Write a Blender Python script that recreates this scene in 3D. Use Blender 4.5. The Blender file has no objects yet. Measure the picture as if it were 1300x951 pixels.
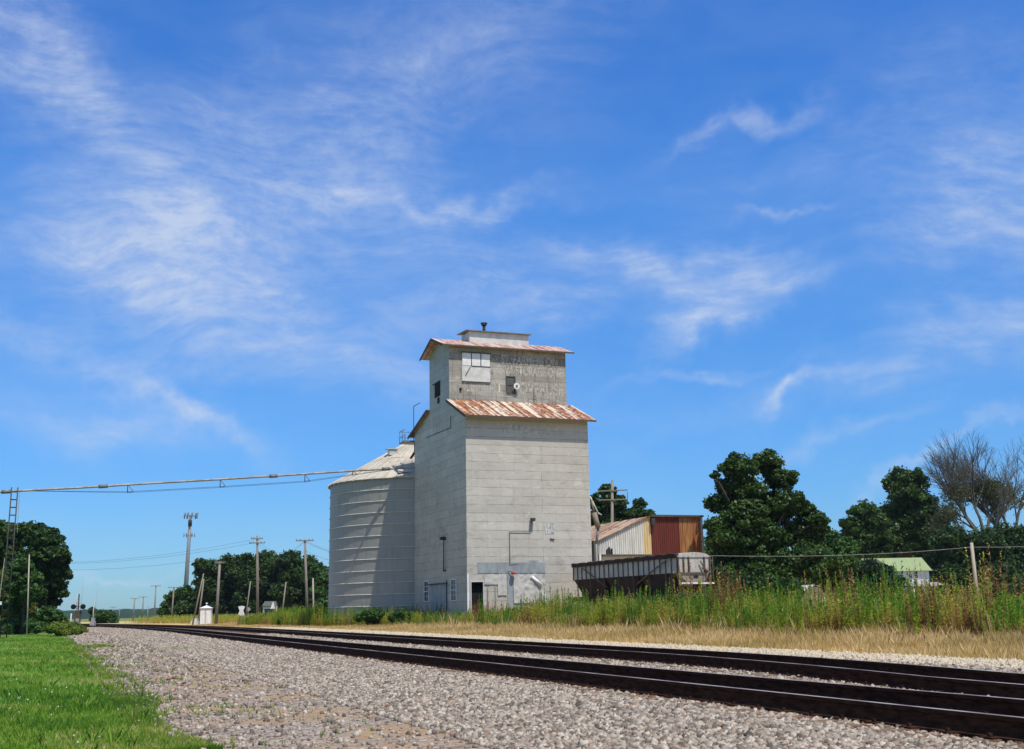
import bpy, math, random
import numpy as np
rng = np.random.default_rng(7)
random.seed(7)
R = math.radians
scene = bpy.context.scene
COL = scene.collection

# ------------------------------------------------------------------ camera model
FPX = 1480.0
CAMH = 1.5
pt = math.atan(342.5 / FPX)
rl = math.atan(.0185)
cF = np.array([0, math.cos(pt), math.sin(pt)])
c0 = np.array([1.0, 0, 0])
u0 = np.array([0, -math.sin(pt), math.cos(pt)])
cR = math.cos(rl) * c0 - math.sin(rl) * u0
cU = math.sin(rl) * c0 + math.cos(rl) * u0
CAM = np.array([0, 0, CAMH])
def ray(x, y): return cF * FPX + cR * (x - 650) + cU * (430.5 - y)
def P(x, y, Y):                       # the point seen at (x, y) at ground distance Y
    d = ray(x, y); return CAM + d * (Y / d[1])
TH = R(21.3)                          # the railway runs this far left of straight ahead
UD = np.array([-math.sin(TH), math.cos(TH), 0.0])   # along the railway
VD = np.array([math.cos(TH), math.sin(TH), 0.0])    # across it, to the right
def LS(lat, s, z=0.0): return VD * lat + UD * s + np.array([0, 0, z])
def onpl(x, y, A, d):                 # the point seen at (x, y) on the upright plane through A along d -> (across, along, z) from A
    n = np.array([d[1], -d[0], 0.0]); r_ = ray(x, y)
    t = ((A - CAM) @ n) / (r_ @ n); q = CAM + t * r_
    return (q - A) @ VD, (q - A) @ UD, q[2]
def curve(s):                         # the tracks bend away to the left in the distance
    s = np.asarray(s, float)
    return -np.clip(s - 85, 0, 180) ** 2 / 1400.0 - np.clip(s - 265, 0, None) * .257

# ------------------------------------------------------------------ scene helpers
def empty(name, loc=(0, 0, 0), rz=0.0, **kw):
    o = bpy.data.objects.new(name, None); COL.objects.link(o)
    o.empty_display_size = .3
    o.location = tuple(float(a) for a in loc); o.rotation_euler = (0, 0, rz)
    for k, v in kw.items(): o[k] = v
    return o
def link(name, me, mat=None, parent=None, **kw):
    o = bpy.data.objects.new(name, me); COL.objects.link(o)
    if mat is not None:
        for m in (mat if isinstance(mat, (list, tuple)) else [mat]): me.materials.append(m)
    if parent is not None: o.parent = parent
    for k, v in kw.items(): o[k] = v
    return o
def tag(o, **kw):
    for k, v in kw.items(): o[k] = v
    return o

class MB:
    def __init__(s): s.v = []; s.f = []; s.sm = []
    def poly(s, pts, smooth=False):
        b = len(s.v); s.v += [tuple(map(float, p)) for p in pts]; s.f.append(tuple(range(b, b + len(pts)))); s.sm.append(smooth); return s
    def box(s, a, b):
        x0, y0, z0 = a; x1, y1, z1 = b
        k = len(s.v)
        s.v += [(x0,y0,z0),(x1,y0,z0),(x1,y1,z0),(x0,y1,z0),(x0,y0,z1),(x1,y0,z1),(x1,y1,z1),(x0,y1,z1)]
        for q in ((0,3,2,1),(4,5,6,7),(0,1,5,4),(1,2,6,5),(2,3,7,6),(3,0,4,7)): s.f.append(tuple(k+i for i in q)); s.sm.append(False)
        return s
    def hexa(s, p):                   # eight corners: bottom ring then top ring
        k = len(s.v); s.v += [tuple(map(float, q)) for q in p]
        for q in ((0,3,2,1),(4,5,6,7),(0,1,5,4),(1,2,6,5),(2,3,7,6),(3,0,4,7)): s.f.append(tuple(k+i for i in q)); s.sm.append(False)
        return s
    def tube(s, p0, p1, r0, r1=None, n=8, cap=True, smooth=True):
        r1 = r0 if r1 is None else r1
        p0 = np.array(p0, float); p1 = np.array(p1, float); d = p1 - p0; L = np.linalg.norm(d)
        if L < 1e-6: return s
        d /= L; a = np.cross(d, [0, 0, 1.0] if abs(d[2]) < .9 else [1.0, 0, 0]); a /= np.linalg.norm(a); b = np.cross(d, a)
        k = len(s.v)
        for p, r in ((p0, r0), (p1, r1)):
            for i in range(n):
                t = 2 * math.pi * i / n; q = p + (a * math.cos(t) + b * math.sin(t)) * r; s.v.append(tuple(q))
        for i in range(n):
            j = (i + 1) % n; s.f.append((k+i, k+n+i, k+n+j, k+j)); s.sm.append(smooth)
        if cap:
            s.f.append(tuple(k+i for i in range(n))); s.sm.append(False)
            s.f.append(tuple(k+n+i for i in reversed(range(n)))); s.sm.append(False)
        return s
    def path(s, pts, r, n=6):
        for a, b in zip(pts[:-1], pts[1:]): s.tube(a, b, r, r, n, cap=False)
        return s
    def lathe(s, prof, c=(0,0), n=48, smooth=True):
        k = len(s.v); m = len(prof)
        for r, z in prof:
            for i in range(n):
                t = 2*math.pi*i/n; s.v.append((c[0]+r*math.cos(t), c[1]+r*math.sin(t), z))
        for j in range(m-1):
            for i in range(n):
                i2 = (i+1) % n; s.f.append((k+j*n+i, k+j*n+i2, k+(j+1)*n+i2, k+(j+1)*n+i)); s.sm.append(smooth)
        return s
    def prism(s, prof, axis, a, b):   # a closed outline extruded along local x or y ('x' -> outline is (y, z))
        n = len(prof); k = len(s.v)
        for t in (a, b):
            for p, q in prof: s.v.append((t, p, q) if axis == 'x' else (p, t, q))
        for i in range(n):
            j = (i+1) % n; s.f.append((k+i, k+j, k+n+j, k+n+i)); s.sm.append(False)
        s.f.append(tuple(k+i for i in reversed(range(n)))); s.sm.append(False)
        s.f.append(tuple(k+n+i for i in range(n))); s.sm.append(False)
        return s
    def build(s, name, mat=None, parent=None, **kw):
        me = bpy.data.meshes.new(name); me.from_pydata(s.v, [], s.f)
        me.polygons.foreach_set('use_smooth', s.sm); me.validate(); me.update()
        import bmesh
        bm = bmesh.new(); bm.from_mesh(me); bmesh.ops.recalc_face_normals(bm, faces=bm.faces); bm.to_mesh(me); bm.free()
        return link(name, me, mat, parent, **kw)

def each(polys, name, mat, parent):
    for p in polys: MB().poly(p).build(name, mat, parent)
def quads(name, V, tint=None, mat=None, parent=None, n=4, **kw):   # V: (faces, n, 3)
    nf = len(V); me = bpy.data.meshes.new(name)
    me.vertices.add(nf*n); me.vertices.foreach_set('co', np.ascontiguousarray(V, dtype=np.float32).ravel())
    me.loops.add(nf*n); me.loops.foreach_set('vertex_index', np.arange(nf*n, dtype=np.int32))
    me.polygons.add(nf); me.polygons.foreach_set('loop_start', np.arange(0, nf*n, n, dtype=np.int32))
    try: me.polygons.foreach_set('loop_total', np.full(nf, n, dtype=np.int32))
    except Exception: pass
    if tint is not None:
        at = me.attributes.new('tint', 'FLOAT', 'FACE'); at.data.foreach_set('value', np.asarray(tint, dtype=np.float32))
    me.update(calc_edges=True)
    return link(name, me, mat, parent, **kw)

def copy_tree(o, parent=None):
    c = o.copy(); COL.objects.link(c)
    if parent is not None: c.parent = parent
    for ch in list(o.children): copy_tree(ch, c)
    return c

# ------------------------------------------------------------------ materials
class NT:
    def __init__(s, tree): s.t = tree; s.n = tree.nodes; s.l = tree.links
    def new(s, typ, **kw):
        nd = s.n.new(typ)
        for k, v in kw.items():
            if k.startswith('i_'):
                key = k[2:]; key = int(key) if key.isdigit() else key.replace('_', ' ')
                s.set(nd, key, v)
            else: setattr(nd, k, v)
        return nd
    def set(s, nd, key, v):
        if isinstance(v, bpy.types.NodeSocket): s.l.new(v, nd.inputs[key])
        else: nd.inputs[key].default_value = v
    def math(s, op, a, b=None, c=None, clamp=False):
        nd = s.n.new('ShaderNodeMath'); nd.operation = op; nd.use_clamp = clamp
        s.set(nd, 0, a)
        if b is not None: s.set(nd, 1, b)
        if c is not None: s.set(nd, 2, c)
        return nd.outputs[0]
    def vmath(s, op, a, b=None):
        nd = s.n.new('ShaderNodeVectorMath'); nd.operation = op; s.set(nd, 0, a)
        if b is not None: s.set(nd, 1, b)
        return nd.outputs[0]
    def mix(s, f, a, b, mode='MIX'):
        nd = s.n.new('ShaderNodeMix'); nd.data_type = 'RGBA'; nd.blend_type = mode
        s.set(nd, 0, f)
        for k, v in ((6, a), (7, b)):
            if isinstance(v, (tuple, list)) and len(v) == 3: v = (*v, 1)
            s.set(nd, k, v)
        return nd.outputs[2]
    def ramp(s, f, stops, interp='LINEAR'):
        nd = s.n.new('ShaderNodeValToRGB'); cr = nd.color_ramp; cr.interpolation = interp
        while len(cr.elements) < len(stops): cr.elements.new(.5)
        for e, (p, c) in zip(cr.elements, stops):
            e.position = p; e.color = (*c, 1) if isinstance(c, (tuple, list)) else (c, c, c, 1)
        s.l.new(f, nd.inputs[0]); return nd.outputs[0]
    def step(s, v, a, b):
        nd = s.n.new('ShaderNodeMapRange'); nd.interpolation_type = 'SMOOTHSTEP'
        s.set(nd, 0, v); s.set(nd, 1, a); s.set(nd, 2, b); return nd.outputs[0]
    def noise(s, vec, scale, detail=4, rough=.55, dist=0.0, out=0):
        nd = s.n.new('ShaderNodeTexNoise'); s.set(nd, 'Vector', vec); nd.inputs['Scale'].default_value = scale
        nd.inputs['Detail'].default_value = detail; nd.inputs['Roughness'].default_value = rough; nd.inputs['Distortion'].default_value = dist
        return nd.outputs[out]
    def mapping(s, vec, scale=(1,1,1), rot=(0,0,0), loc=(0,0,0)):
        nd = s.n.new('ShaderNodeMapping'); s.l.new(vec, nd.inputs[0]); nd.inputs['Scale'].default_value = scale
        nd.inputs['Rotation'].default_value = rot; nd.inputs['Location'].default_value = loc; return nd.outputs[0]

def material(name):
    m = bpy.data.materials.new(name); m.use_nodes = True; nt = NT(m.node_tree)
    b = nt.n['Principled BSDF']; b.inputs['Roughness'].default_value = .7
    try: b.inputs['Specular IOR Level'].default_value = .3
    except Exception: pass
    tc = nt.new('ShaderNodeTexCoord')
    return m, nt, b, tc.outputs['Object']
def bump(nt, b, h, strength=.3, dist=.05):
    nd = nt.new('ShaderNodeBump'); nd.inputs['Strength'].default_value = strength; nd.inputs['Distance'].default_value = dist
    nt.l.new(h, nd.inputs['Height']); nt.l.new(nd.outputs[0], b.inputs['Normal'])

def simple(name, c1, c2=None, scale=3.0, rough=.7, metal=0.0, st=(1,1,1), bmp=0.0, detail=5):
    m, nt, b, co = material(name)
    c2 = c2 or tuple(x*.7 for x in c1)
    v = nt.mapping(co, st)
    n = nt.noise(v, scale, detail, .6)
    nt.l.new(nt.mix(nt.step(n, .35, .65), c1, c2), b.inputs['Base Color'])
    b.inputs['Roughness'].default_value = rough; b.inputs['Metallic'].default_value = metal
    if bmp: bump(nt, b, n, bmp, .03)
    return m

def tinted(name, stops, trans=.25, rough=.6, spec=.25):        # foliage: the colour varies from leaf to leaf
    m, nt, b, co = material(name)
    at = nt.new('ShaderNodeAttribute'); at.attribute_name = 'tint'
    n = nt.noise(co, .35, 3, .5)
    f = nt.math('ADD', at.outputs['Fac'], nt.math('MULTIPLY', nt.math('SUBTRACT', n, .5), .5), clamp=True)
    c = nt.ramp(f, stops); nt.l.new(c, b.inputs['Base Color'])
    b.inputs['Roughness'].default_value = rough; b.inputs['Specular IOR Level'].default_value = spec
    if trans:
        tr = nt.new('ShaderNodeBsdfTranslucent'); nt.l.new(c, tr.inputs[0])
        mx = nt.new('ShaderNodeMixShader'); mx.inputs[0].default_value = trans
        nt.l.new(b.outputs[0], mx.inputs[1]); nt.l.new(tr.outputs[0], mx.inputs[2])
        nt.l.new(mx.outputs[0], nt.n['Material Output'].inputs[0])
    return m

def sheet_siding(name, base, dark, light, ph=.66, pw=2.4, grime=.5, axis='x', vstreak=.5, tone=.12):
    # painted sheet metal nailed up in courses, with laps, stains and oil-canning
    m, nt, b, co = material(name)
    sp = nt.new('ShaderNodeSeparateXYZ'); nt.l.new(co, sp.inputs[0])
    h = sp.outputs[0] if axis == 'x' else sp.outputs[1]
    cb = nt.new('ShaderNodeCombineXYZ'); nt.l.new(h, cb.inputs[0]); nt.l.new(sp.outputs[2], cb.inputs[1])
    wob = nt.noise(co, .6, 3, .5, out=1)
    uv = nt.vmath('ADD', cb.outputs[0], nt.vmath('MULTIPLY', nt.vmath('SUBTRACT', wob, (.5, .5, .5)), (.05, .07, 0)))
    br = nt.new('ShaderNodeTexBrick'); nt.l.new(uv, br.inputs['Vector'])
    br.inputs['Color1'].default_value = (0, 0, 0, 1); br.inputs['Color2'].default_value = (1, 1, 1, 1); br.inputs['Mortar'].default_value = (.5, .5, .5, 1)
    br.inputs['Scale'].default_value = 1.0; br.inputs['Mortar Size'].default_value = .016; br.inputs['Mortar Smooth'].default_value = .35
    br.inputs['Brick Width'].default_value = pw; br.inputs['Row Height'].default_value = ph; br.offset = .37; br.offset_frequency = 3
    seam = br.outputs['Fac']
    t = nt.new('ShaderNodeRGBToBW'); nt.l.new(br.outputs['Color'], t.inputs[0])
    big = nt.noise(co, .35, 5, .6)
    st = nt.noise(nt.mapping(co, (5, 5, .22)), 1.0, 6, .65)
    fine = nt.noise(nt.mapping(co, (2.5, 2.5, 1.2)), 3.0, 6, .7)
    c = nt.mix(nt.step(big, .35, .68), base, light)
    c = nt.mix(nt.math('MULTIPLY', t.outputs[0], tone), c, dark)
    c = nt.mix(nt.math('MULTIPLY', nt.step(st, .52, .74), vstreak), c, dark)
    c = nt.mix(nt.math('MULTIPLY', nt.step(fine, .56, .78), grime), c, dark)
    bl = nt.noise(nt.mapping(co, (.8, .8, 1.5)), 1.1, 6, .7, .6); c = nt.mix(nt.math('MULTIPLY', nt.step(bl, .56, .70), .55), c, tuple(min(.75, x*1.22) for x in light))
    bl2 = nt.noise(nt.mapping(co, (.5, .5, .9), loc=(7, 3, 1)), 1.0, 6, .75, .8); c = nt.mix(nt.math('MULTIPLY', nt.step(bl2, .53, .68), .5), c, dark)
    rr = nt.noise(nt.mapping(co, (4, 4, .16), loc=(3, 1, 5)), 1.4, 6, .7); c = nt.mix(nt.math('MULTIPLY', nt.step(rr, .60, .76), .42), c, (.30,.215,.135))
    low = nt.math('MULTIPLY', nt.math('SUBTRACT', 1.0, nt.step(sp.outputs[2], .5, 4.5)), nt.step(nt.noise(co, 1.3, 5, .7), .35, .65)); c = nt.mix(nt.math('MULTIPLY', low, .35), c, dark)
    sn = nt.noise(nt.mapping(co, (.9, .9, 3)), 1.3, 3, .6)
    c = nt.mix(nt.math('MULTIPLY', seam, nt.math('MULTIPLY', nt.step(sn, .36, .58), .8)), c, tuple(x*.35 for x in dark))
    nt.l.new(c, b.inputs['Base Color']); b.inputs['Roughness'].default_value = .55
    hgt = nt.math('SUBTRACT', nt.math('MULTIPLY', big, 1.0), nt.math('MULTIPLY', seam, .25))
    bump(nt, b, nt.math('ADD', hgt, nt.math('MULTIPLY', nt.noise(co, 1.6, 3, .5), .8)), .5, .1)
    return m

def rusty(name, rust, rust2, pale, amount=(.4, .6), stripe=(1, 1, 1), sc=1.0, corr=0.0, axis=0):
    m, nt, b, co = material(name)
    n = nt.noise(nt.mapping(co, stripe), sc, 6, .65)
    n2 = nt.noise(co, 3.0, 5, .6)
    f = nt.step(nt.math('ADD', n, nt.math('MULTIPLY', nt.math('SUBTRACT', n2, .5), .4)), *amount)
    c = nt.mix(f, pale, nt.mix(nt.step(n2, .4, .62), rust, rust2))
    nt.l.new(c, b.inputs['Base Color']); b.inputs['Roughness'].default_value = .6
    return m

M = {}
M['elev_front'] = sheet_siding('elevator_sheet_front', (.45,.418,.36), (.27,.25,.21), (.51,.478,.42), pw=6.3, tone=.28, vstreak=.45, grime=.42)
M['elev_side'] = sheet_siding('elevator_sheet_side', (.44,.405,.335), (.23,.215,.175), (.50,.465,.395), ph=.66, pw=4.7, axis='y', vstreak=.8, tone=.3, grime=.45)
M['cup_front'] = sheet_siding('cupola_weathered', (.30,.275,.225), (.085,.08,.07), (.42,.39,.33), ph=.5, pw=1.9, vstreak=.95, grime=.95, tone=.35)
M['cup_side'] = sheet_siding('cupola_side', (.38,.36,.315), (.22,.21,.185), (.44,.42,.37), ph=.66, pw=4, axis='y', vstreak=.5)
M['roof_rust'] = rusty('rusty_roof', (.36,.135,.05), (.15,.055,.03), (.58,.50,.40), (.42,.53), (2.6, .14, .14), 1.0)
M['roof_pink'] = rusty('faded_roof', (.42,.20,.15), (.30,.13,.09), (.55,.44,.38), (.4,.6), (3, .3, .3), 1.0)
M['barn_roof'] = rusty('barn_roof_rust', (.33,.15,.07), (.20,.09,.05), (.50,.41,.30), (.42,.56), (.12, 1.6, .3), 1.0)
M['galv'] = sheet_siding('bin_sheet', (.33,.345,.355), (.20,.21,.215), (.40,.41,.415), ph=1.0, pw=2.6, vstreak=.35, grime=.25, tone=.3)
M['bin_roof'] = simple('bin_roof_sheet', (.52,.48,.39), (.40,.365,.30), 1.2, .5, 0, (1,1,1), .1)
M['galv_bright'] = simple('galvanized_trim', (.62,.62,.60), (.45,.45,.44), 2.0, .45)
M['steelpale'] = simple('pale_grey_sheet', (.36,.35,.33), (.28,.27,.25), 2.0, .6)
M['sheeting'] = simple('crinkled_sheeting', (.53,.515,.475), (.42,.405,.37), 1.5, .45, 0, (1,1,1), .4)
M['hoop'] = simple('bin_hoop', (.56,.55,.51), (.42,.41,.385), 2.0, .5)
M['pipe'] = simple('weathered_pipe', (.40,.35,.29), (.22,.19,.16), 1.5, .6)
M['darkmetal'] = simple('dark_metal', (.035,.033,.032), (.06,.055,.05), 4, .6)
M['steel'] = simple('grey_steel', (.22,.22,.22), (.14,.14,.145), 4, .5)
M['white'] = simple('white_paint', (.74,.73,.70), (.62,.61,.58), 3, .6)
M['offwhite'] = simple('dull_white_paint', (.60,.59,.55), (.48,.47,.43), 2, .7, bmp=.2)
M['greypatch'] = simple('bare_galvanized_patch', (.30,.325,.33), (.22,.24,.245), 1.5, .5, 0, (1,1,.5))
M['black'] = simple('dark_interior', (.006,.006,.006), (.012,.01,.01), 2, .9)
M['glass'] = simple('window_glass', (.03,.035,.04), (.02,.02,.025), 2, .15)
M['greenboard'] = simple('old_grey_green_board', (.10,.11,.10), (.06,.07,.065), 4, .8, 0, (6,6,1))
M['red'] = simple('red_paint', (.45,.05,.035), (.3,.04,.03), 5, .5)
M['wood'] = simple('pole_wood', (.27,.235,.19), (.17,.145,.115), 3, .85, 0, (8,8,.6), .2)
M['woodpale'] = simple('pale_pole_wood', (.42,.38,.31), (.28,.25,.2), 3, .85, 0, (8,8,.6), .2)
M['wooddark'] = simple('dark_pole_wood', (.11,.09,.075), (.06,.05,.04), 3, .85, 0, (8,8,.6))
M['wire'] = simple('wire_black', (.03,.03,.032), (.04,.04,.04), 1, .6)
M['wirepale'] = simple('wire_pale', (.34,.33,.31), (.26,.25,.24), 1, .5)
M['rail'] = simple('rail_rust', (.060,.027,.016), (.024,.012,.008), 5, .95, 0, (1,1,4), .2)
M['railtop'] = simple('rail_polished', (.42,.37,.33), (.20,.13,.10), 1.2, .5, .2)
M['rail'].node_tree.nodes['Principled BSDF'].inputs['Specular IOR Level'].default_value = .08
M['tie'] = simple('creosoted_tie', (.10,.06,.04), (.22,.14,.085), 4, .9, 0, (3,.6,2), .5)
M['bark'] = simple('bark', (.075,.055,.04), (.04,.03,.022), 5, .9, 0, (4,4,.6), .4)
M['deadbark'] = simple('dead_wood', (.10,.098,.078), (.055,.053,.042), 5, .9, 0, (4,4,.6), .3)
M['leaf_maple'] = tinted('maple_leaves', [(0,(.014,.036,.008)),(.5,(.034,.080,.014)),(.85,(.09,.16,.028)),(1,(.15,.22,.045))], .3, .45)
M['leaf_dark'] = tinted('dark_leaves', [(0,(.012,.032,.009)),(.5,(.026,.062,.013)),(.85,(.062,.12,.022)),(1,(.11,.17,.035))], .27)
M['leaf_mid'] = tinted('mid_green_leaves', [(0,(.02,.055,.012)),(.5,(.045,.11,.02)),(1,(.09,.17,.035))], .25)
M['leaf_olive'] = tinted('olive_leaves', [(0,(.05,.075,.012)),(.5,(.10,.13,.02)),(1,(.19,.21,.04))], .25)
M['leaf_cedar'] = tinted('cedar_leaves', [(0,(.006,.017,.008)),(.5,(.013,.032,.013)),(1,(.03,.055,.02))], .1)
M['leaf_yellow'] = tinted('yellow_green_scrub', [(0,(.05,.12,.015)),(.5,(.14,.21,.025)),(1,(.34,.34,.05))], .3)
M['leaf_sparse'] = tinted('sparse_leaves', [(0,(.04,.055,.02)),(.5,(.07,.09,.03)),(1,(.12,.12,.05))], .2)
M['weed'] = tinted('tall_weed', [(0,(.045,.17,.018)),(.25,(.17,.34,.028)),(.45,(.40,.47,.045)),(.65,(.52,.44,.09)),(.85,(.46,.27,.10)),(1,(.20,.10,.05))], .35)
M['drygrass'] = tinted('dry_grass', [(0,(.34,.28,.10)),(.3,(.56,.40,.15)),(.7,(.72,.53,.25)),(1,(.84,.70,.44))], .35)
M['grass'] = tinted('lawn_grass_blades', [(0,(.05,.13,.012)),(.3,(.12,.25,.02)),(.6,(.25,.36,.04)),(.8,(.42,.42,.09)),(1,(.58,.50,.26))], .35)
M['ivy'] = M['leaf_mid']

def stone_mat():
    m, nt, b, co = material('ballast_stone')
    at = nt.new('ShaderNodeAttribute'); at.attribute_name = 'tint'
    c = nt.ramp(at.outputs['Fac'], [(0,(.075,.060,.048)),(.25,(.17,.14,.112)),(.5,(.26,.218,.175)),(.75,(.335,.288,.235)),(.93,(.46,.405,.335)),(1,(.22,.125,.08))])
    nt.l.new(c, b.inputs['Base Color']); b.inputs['Roughness'].default_value = .85
    return m
M['stone'] = stone_mat()
def gravel(name, cols, sc=14.0, bstr=.8, patch=None, dirt=None):
    m, nt, b, co = material(name)
    v = nt.new('ShaderNodeTexVoronoi'); nt.l.new(co, v.inputs['Vector']); v.inputs['Scale'].default_value = sc
    bw = nt.new('ShaderNodeRGBToBW'); nt.l.new(v.outputs['Color'], bw.inputs[0])
    c = nt.ramp(bw.outputs[0], [(.15, cols[0]), (.45, cols[1]), (.8, cols[2])])
    dk = nt.step(v.outputs['Distance'], .35, .75)
    c = nt.mix(nt.math('MULTIPLY', dk, .5), c, tuple(x*.4 for x in cols[0]))
    big = nt.noise(co, .45, 5, .6)
    if dirt: c = nt.mix(nt.step(big, .42, .6), c, nt.mix(nt.step(nt.noise(co, 4, 6, .7), .35, .65), dirt[0], dirt[1]))
    nt.l.new(c, b.inputs['Base Color']); b.inputs['Roughness'].default_value = .9
    bump(nt, b, nt.math('SUBTRACT', 1.0, v.outputs['Distance']), bstr, .04)
    return m
M['ballast'] = gravel('ballast_gravel', ((.12,.095,.08),(.24,.20,.17),(.36,.32,.28)))
def oil_stain(m):                      # rust and oil blackened strips between the rails
    nt = NT(m.node_tree); b = nt.n['Principled BSDF']; src = b.inputs['Base Color'].links[0].from_socket
    tc = nt.new('ShaderNodeTexCoord').outputs['Object']; dt = nt.new('ShaderNodeVectorMath'); dt.operation = 'DOT_PRODUCT'; nt.l.new(tc, dt.inputs[0]); dt.inputs[1].default_value = tuple(VD)
    f = None
    for c in (9.08, 13.86):
        g = nt.math('SUBTRACT', 1.0, nt.step(nt.math('ABSOLUTE', nt.math('SUBTRACT', dt.outputs['Value'], c)), .75, 1.15)); f = g if f is None else nt.math('ADD', f, g)
    nt.l.new(nt.mix(nt.math('MULTIPLY', f, .72), src, (.075, .042, .028)), b.inputs['Base Color'])
oil_stain(M['ballast'])
M['yard'] = gravel('gravel_and_dirt', ((.18,.13,.10),(.29,.23,.18),(.42,.36,.30)), 16, .6, dirt=((.26,.17,.09),(.33,.235,.145)))
M['pale'] = gravel('pale_gravel', ((.36,.30,.20),(.52,.45,.32),(.66,.58,.44)), 18, .5)
def ground_mat(name, a, b_, c_, sc=.5):
    m, nt, b, co = material(name)
    n = nt.noise(co, sc, 6, .65); n2 = nt.noise(co, sc*14, 5, .7)
    c = nt.mix(nt.step(n, .38, .62), a, b_); c = nt.mix(nt.math('MULTIPLY', nt.step(n2, .5, .7), .7), c, c_)
    nt.l.new(c, b.inputs['Base Color']); b.inputs['Roughness'].default_value = .95
    bump(nt, b, n2, .6, .08)
    return m
M['lawn'] = ground_mat('lawn_ground', (.07,.19,.012), (.11,.24,.02), (.16,.18,.03), .4)
M['verge'] = ground_mat('verge_earth', (.55,.39,.15), (.45,.32,.13), (.30,.21,.09), .3)
M['field'] = ground_mat('field_ground', (.10,.16,.04), (.20,.22,.07), (.07,.11,.03), .02)
M['road'] = ground_mat('pale_concrete_road', (.55,.51,.43), (.62,.58,.50), (.42,.39,.33), .2)
M['hill'] = ground_mat('far_woods', (.022,.05,.03), (.016,.036,.024), (.010,.024,.018), .05)

# ------------------------------------------------------------------ ground, ballast, lawn
def s_rows(a, b, near=1.0):
    out = [a]; step = near
    while out[-1] < b: out.append(out[-1] + step); step = min(step * 1.04, 14)
    return np.array(out)
def band(name, lats, zs, mat, s0=-25, s1=700, wob=None, **kw):
    S = s_rows(s0, s1); m = MB(); n = len(lats)
    for s in S:
        for j, (l, z) in enumerate(zip(lats, zs)):
            w = 0.0
            if wob and j in wob: w = wob[j] * (math.sin(s*.31+j) + .6*math.sin(s*.83+2*j) + .4*math.sin(s*2.1))
            p = LS(l + w + curve(s), s, z); m.v.append(tuple(p))
    for i in range(len(S)-1):
        for j in range(n-1):
            m.f.append((i*n+j, i*n+j+1, (i+1)*n+j+1, (i+1)*n+j)); m.sm.append(True)
    return m.build(name, mat, kind='structure', **kw)
g = MB()
rr = [0, 60, 150, 400, 1000, 2500, 6000]
nseg = 48
g.v.append((0, 0, -.06))
for r_ in rr[1:]:
    for i in range(nseg):
        t = 2*math.pi*i/nseg; g.v.append((r_*math.cos(t), r_*math.sin(t), -.06))
for i in range(nseg): g.f.append((0, 1+i, 1+(i+1) % nseg)); g.sm.append(True)
for k in range(len(rr)-2):
    for i in range(nseg):
        j = (i+1) % nseg; a = 1+k*nseg; b = a+nseg; g.f.append((a+i, b+i, b+j, a+j)); g.sm.append(True)
g.build('ground', M['field'], kind='structure')
band('lawn', [-90, -30, -8, -2, 1.5], [.0, .0, .0, .0, -.02], M['lawn'], s1=150, wob={4: .12})
band('gravel_yard', [.9, 1.6, 3.4, 5.2, 6.2], [-.03, .006, .03, .08, .10], M['yard'], s1=260)
band('ballast_bed', [5.4, 6.0, 7.2, 7.6, 9.1, 11.5, 13.9, 15.6, 16.6, 17.9], [.06, .11, .20, .205, .195, .215, .195, .21, .20, .15], M['ballast'], wob={0: .12, 1: .08})
band('pale_gravel_shoulder', [17.2, 18.5, 20.2], [.17, .185, .16], M['pale'], wob={2: .18})
band('dry_verge', [19.6, 22, 60, 300], [.13, .15, .15, .0], M['verge'], s1=330)
rd = MB(); rd.poly([(44,132,.03+.14),(330,176,.17),(360,300,.17),(60,196,.17)]); rd.build('road', M['road'], kind='structure')

# distant wooded ridge all along the horizon
hm = MB(); K = 700; prev = None
for i in range(K+1):
    az = R(-75 + 150*i/K); d = 900
    h = 6.6 + .5*math.sin(i*.21)+.4*math.sin(i*.83+1)+.35*math.sin(i*2.3)+random.uniform(-.35, .35)
    x, y = d*math.sin(az), d*math.cos(az); sx, sy = math.sin(az), math.cos(az)
    for q in ((0, -8, -.1), (0, 0, h*.55), (0, 8, h*.9), (0, 20, h), (0, 60, h*.6), (0, 80, -.1)): hm.v.append((x+sx*q[1], y+sy*q[1], q[2]))
    if i:
        for j in range(5): a = (i-1)*6+j; hm.f.append((a, a+1, a+7, a+6)); hm.sm.append(True)
hm.build('hills', M['hill'], kind='structure')

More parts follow.
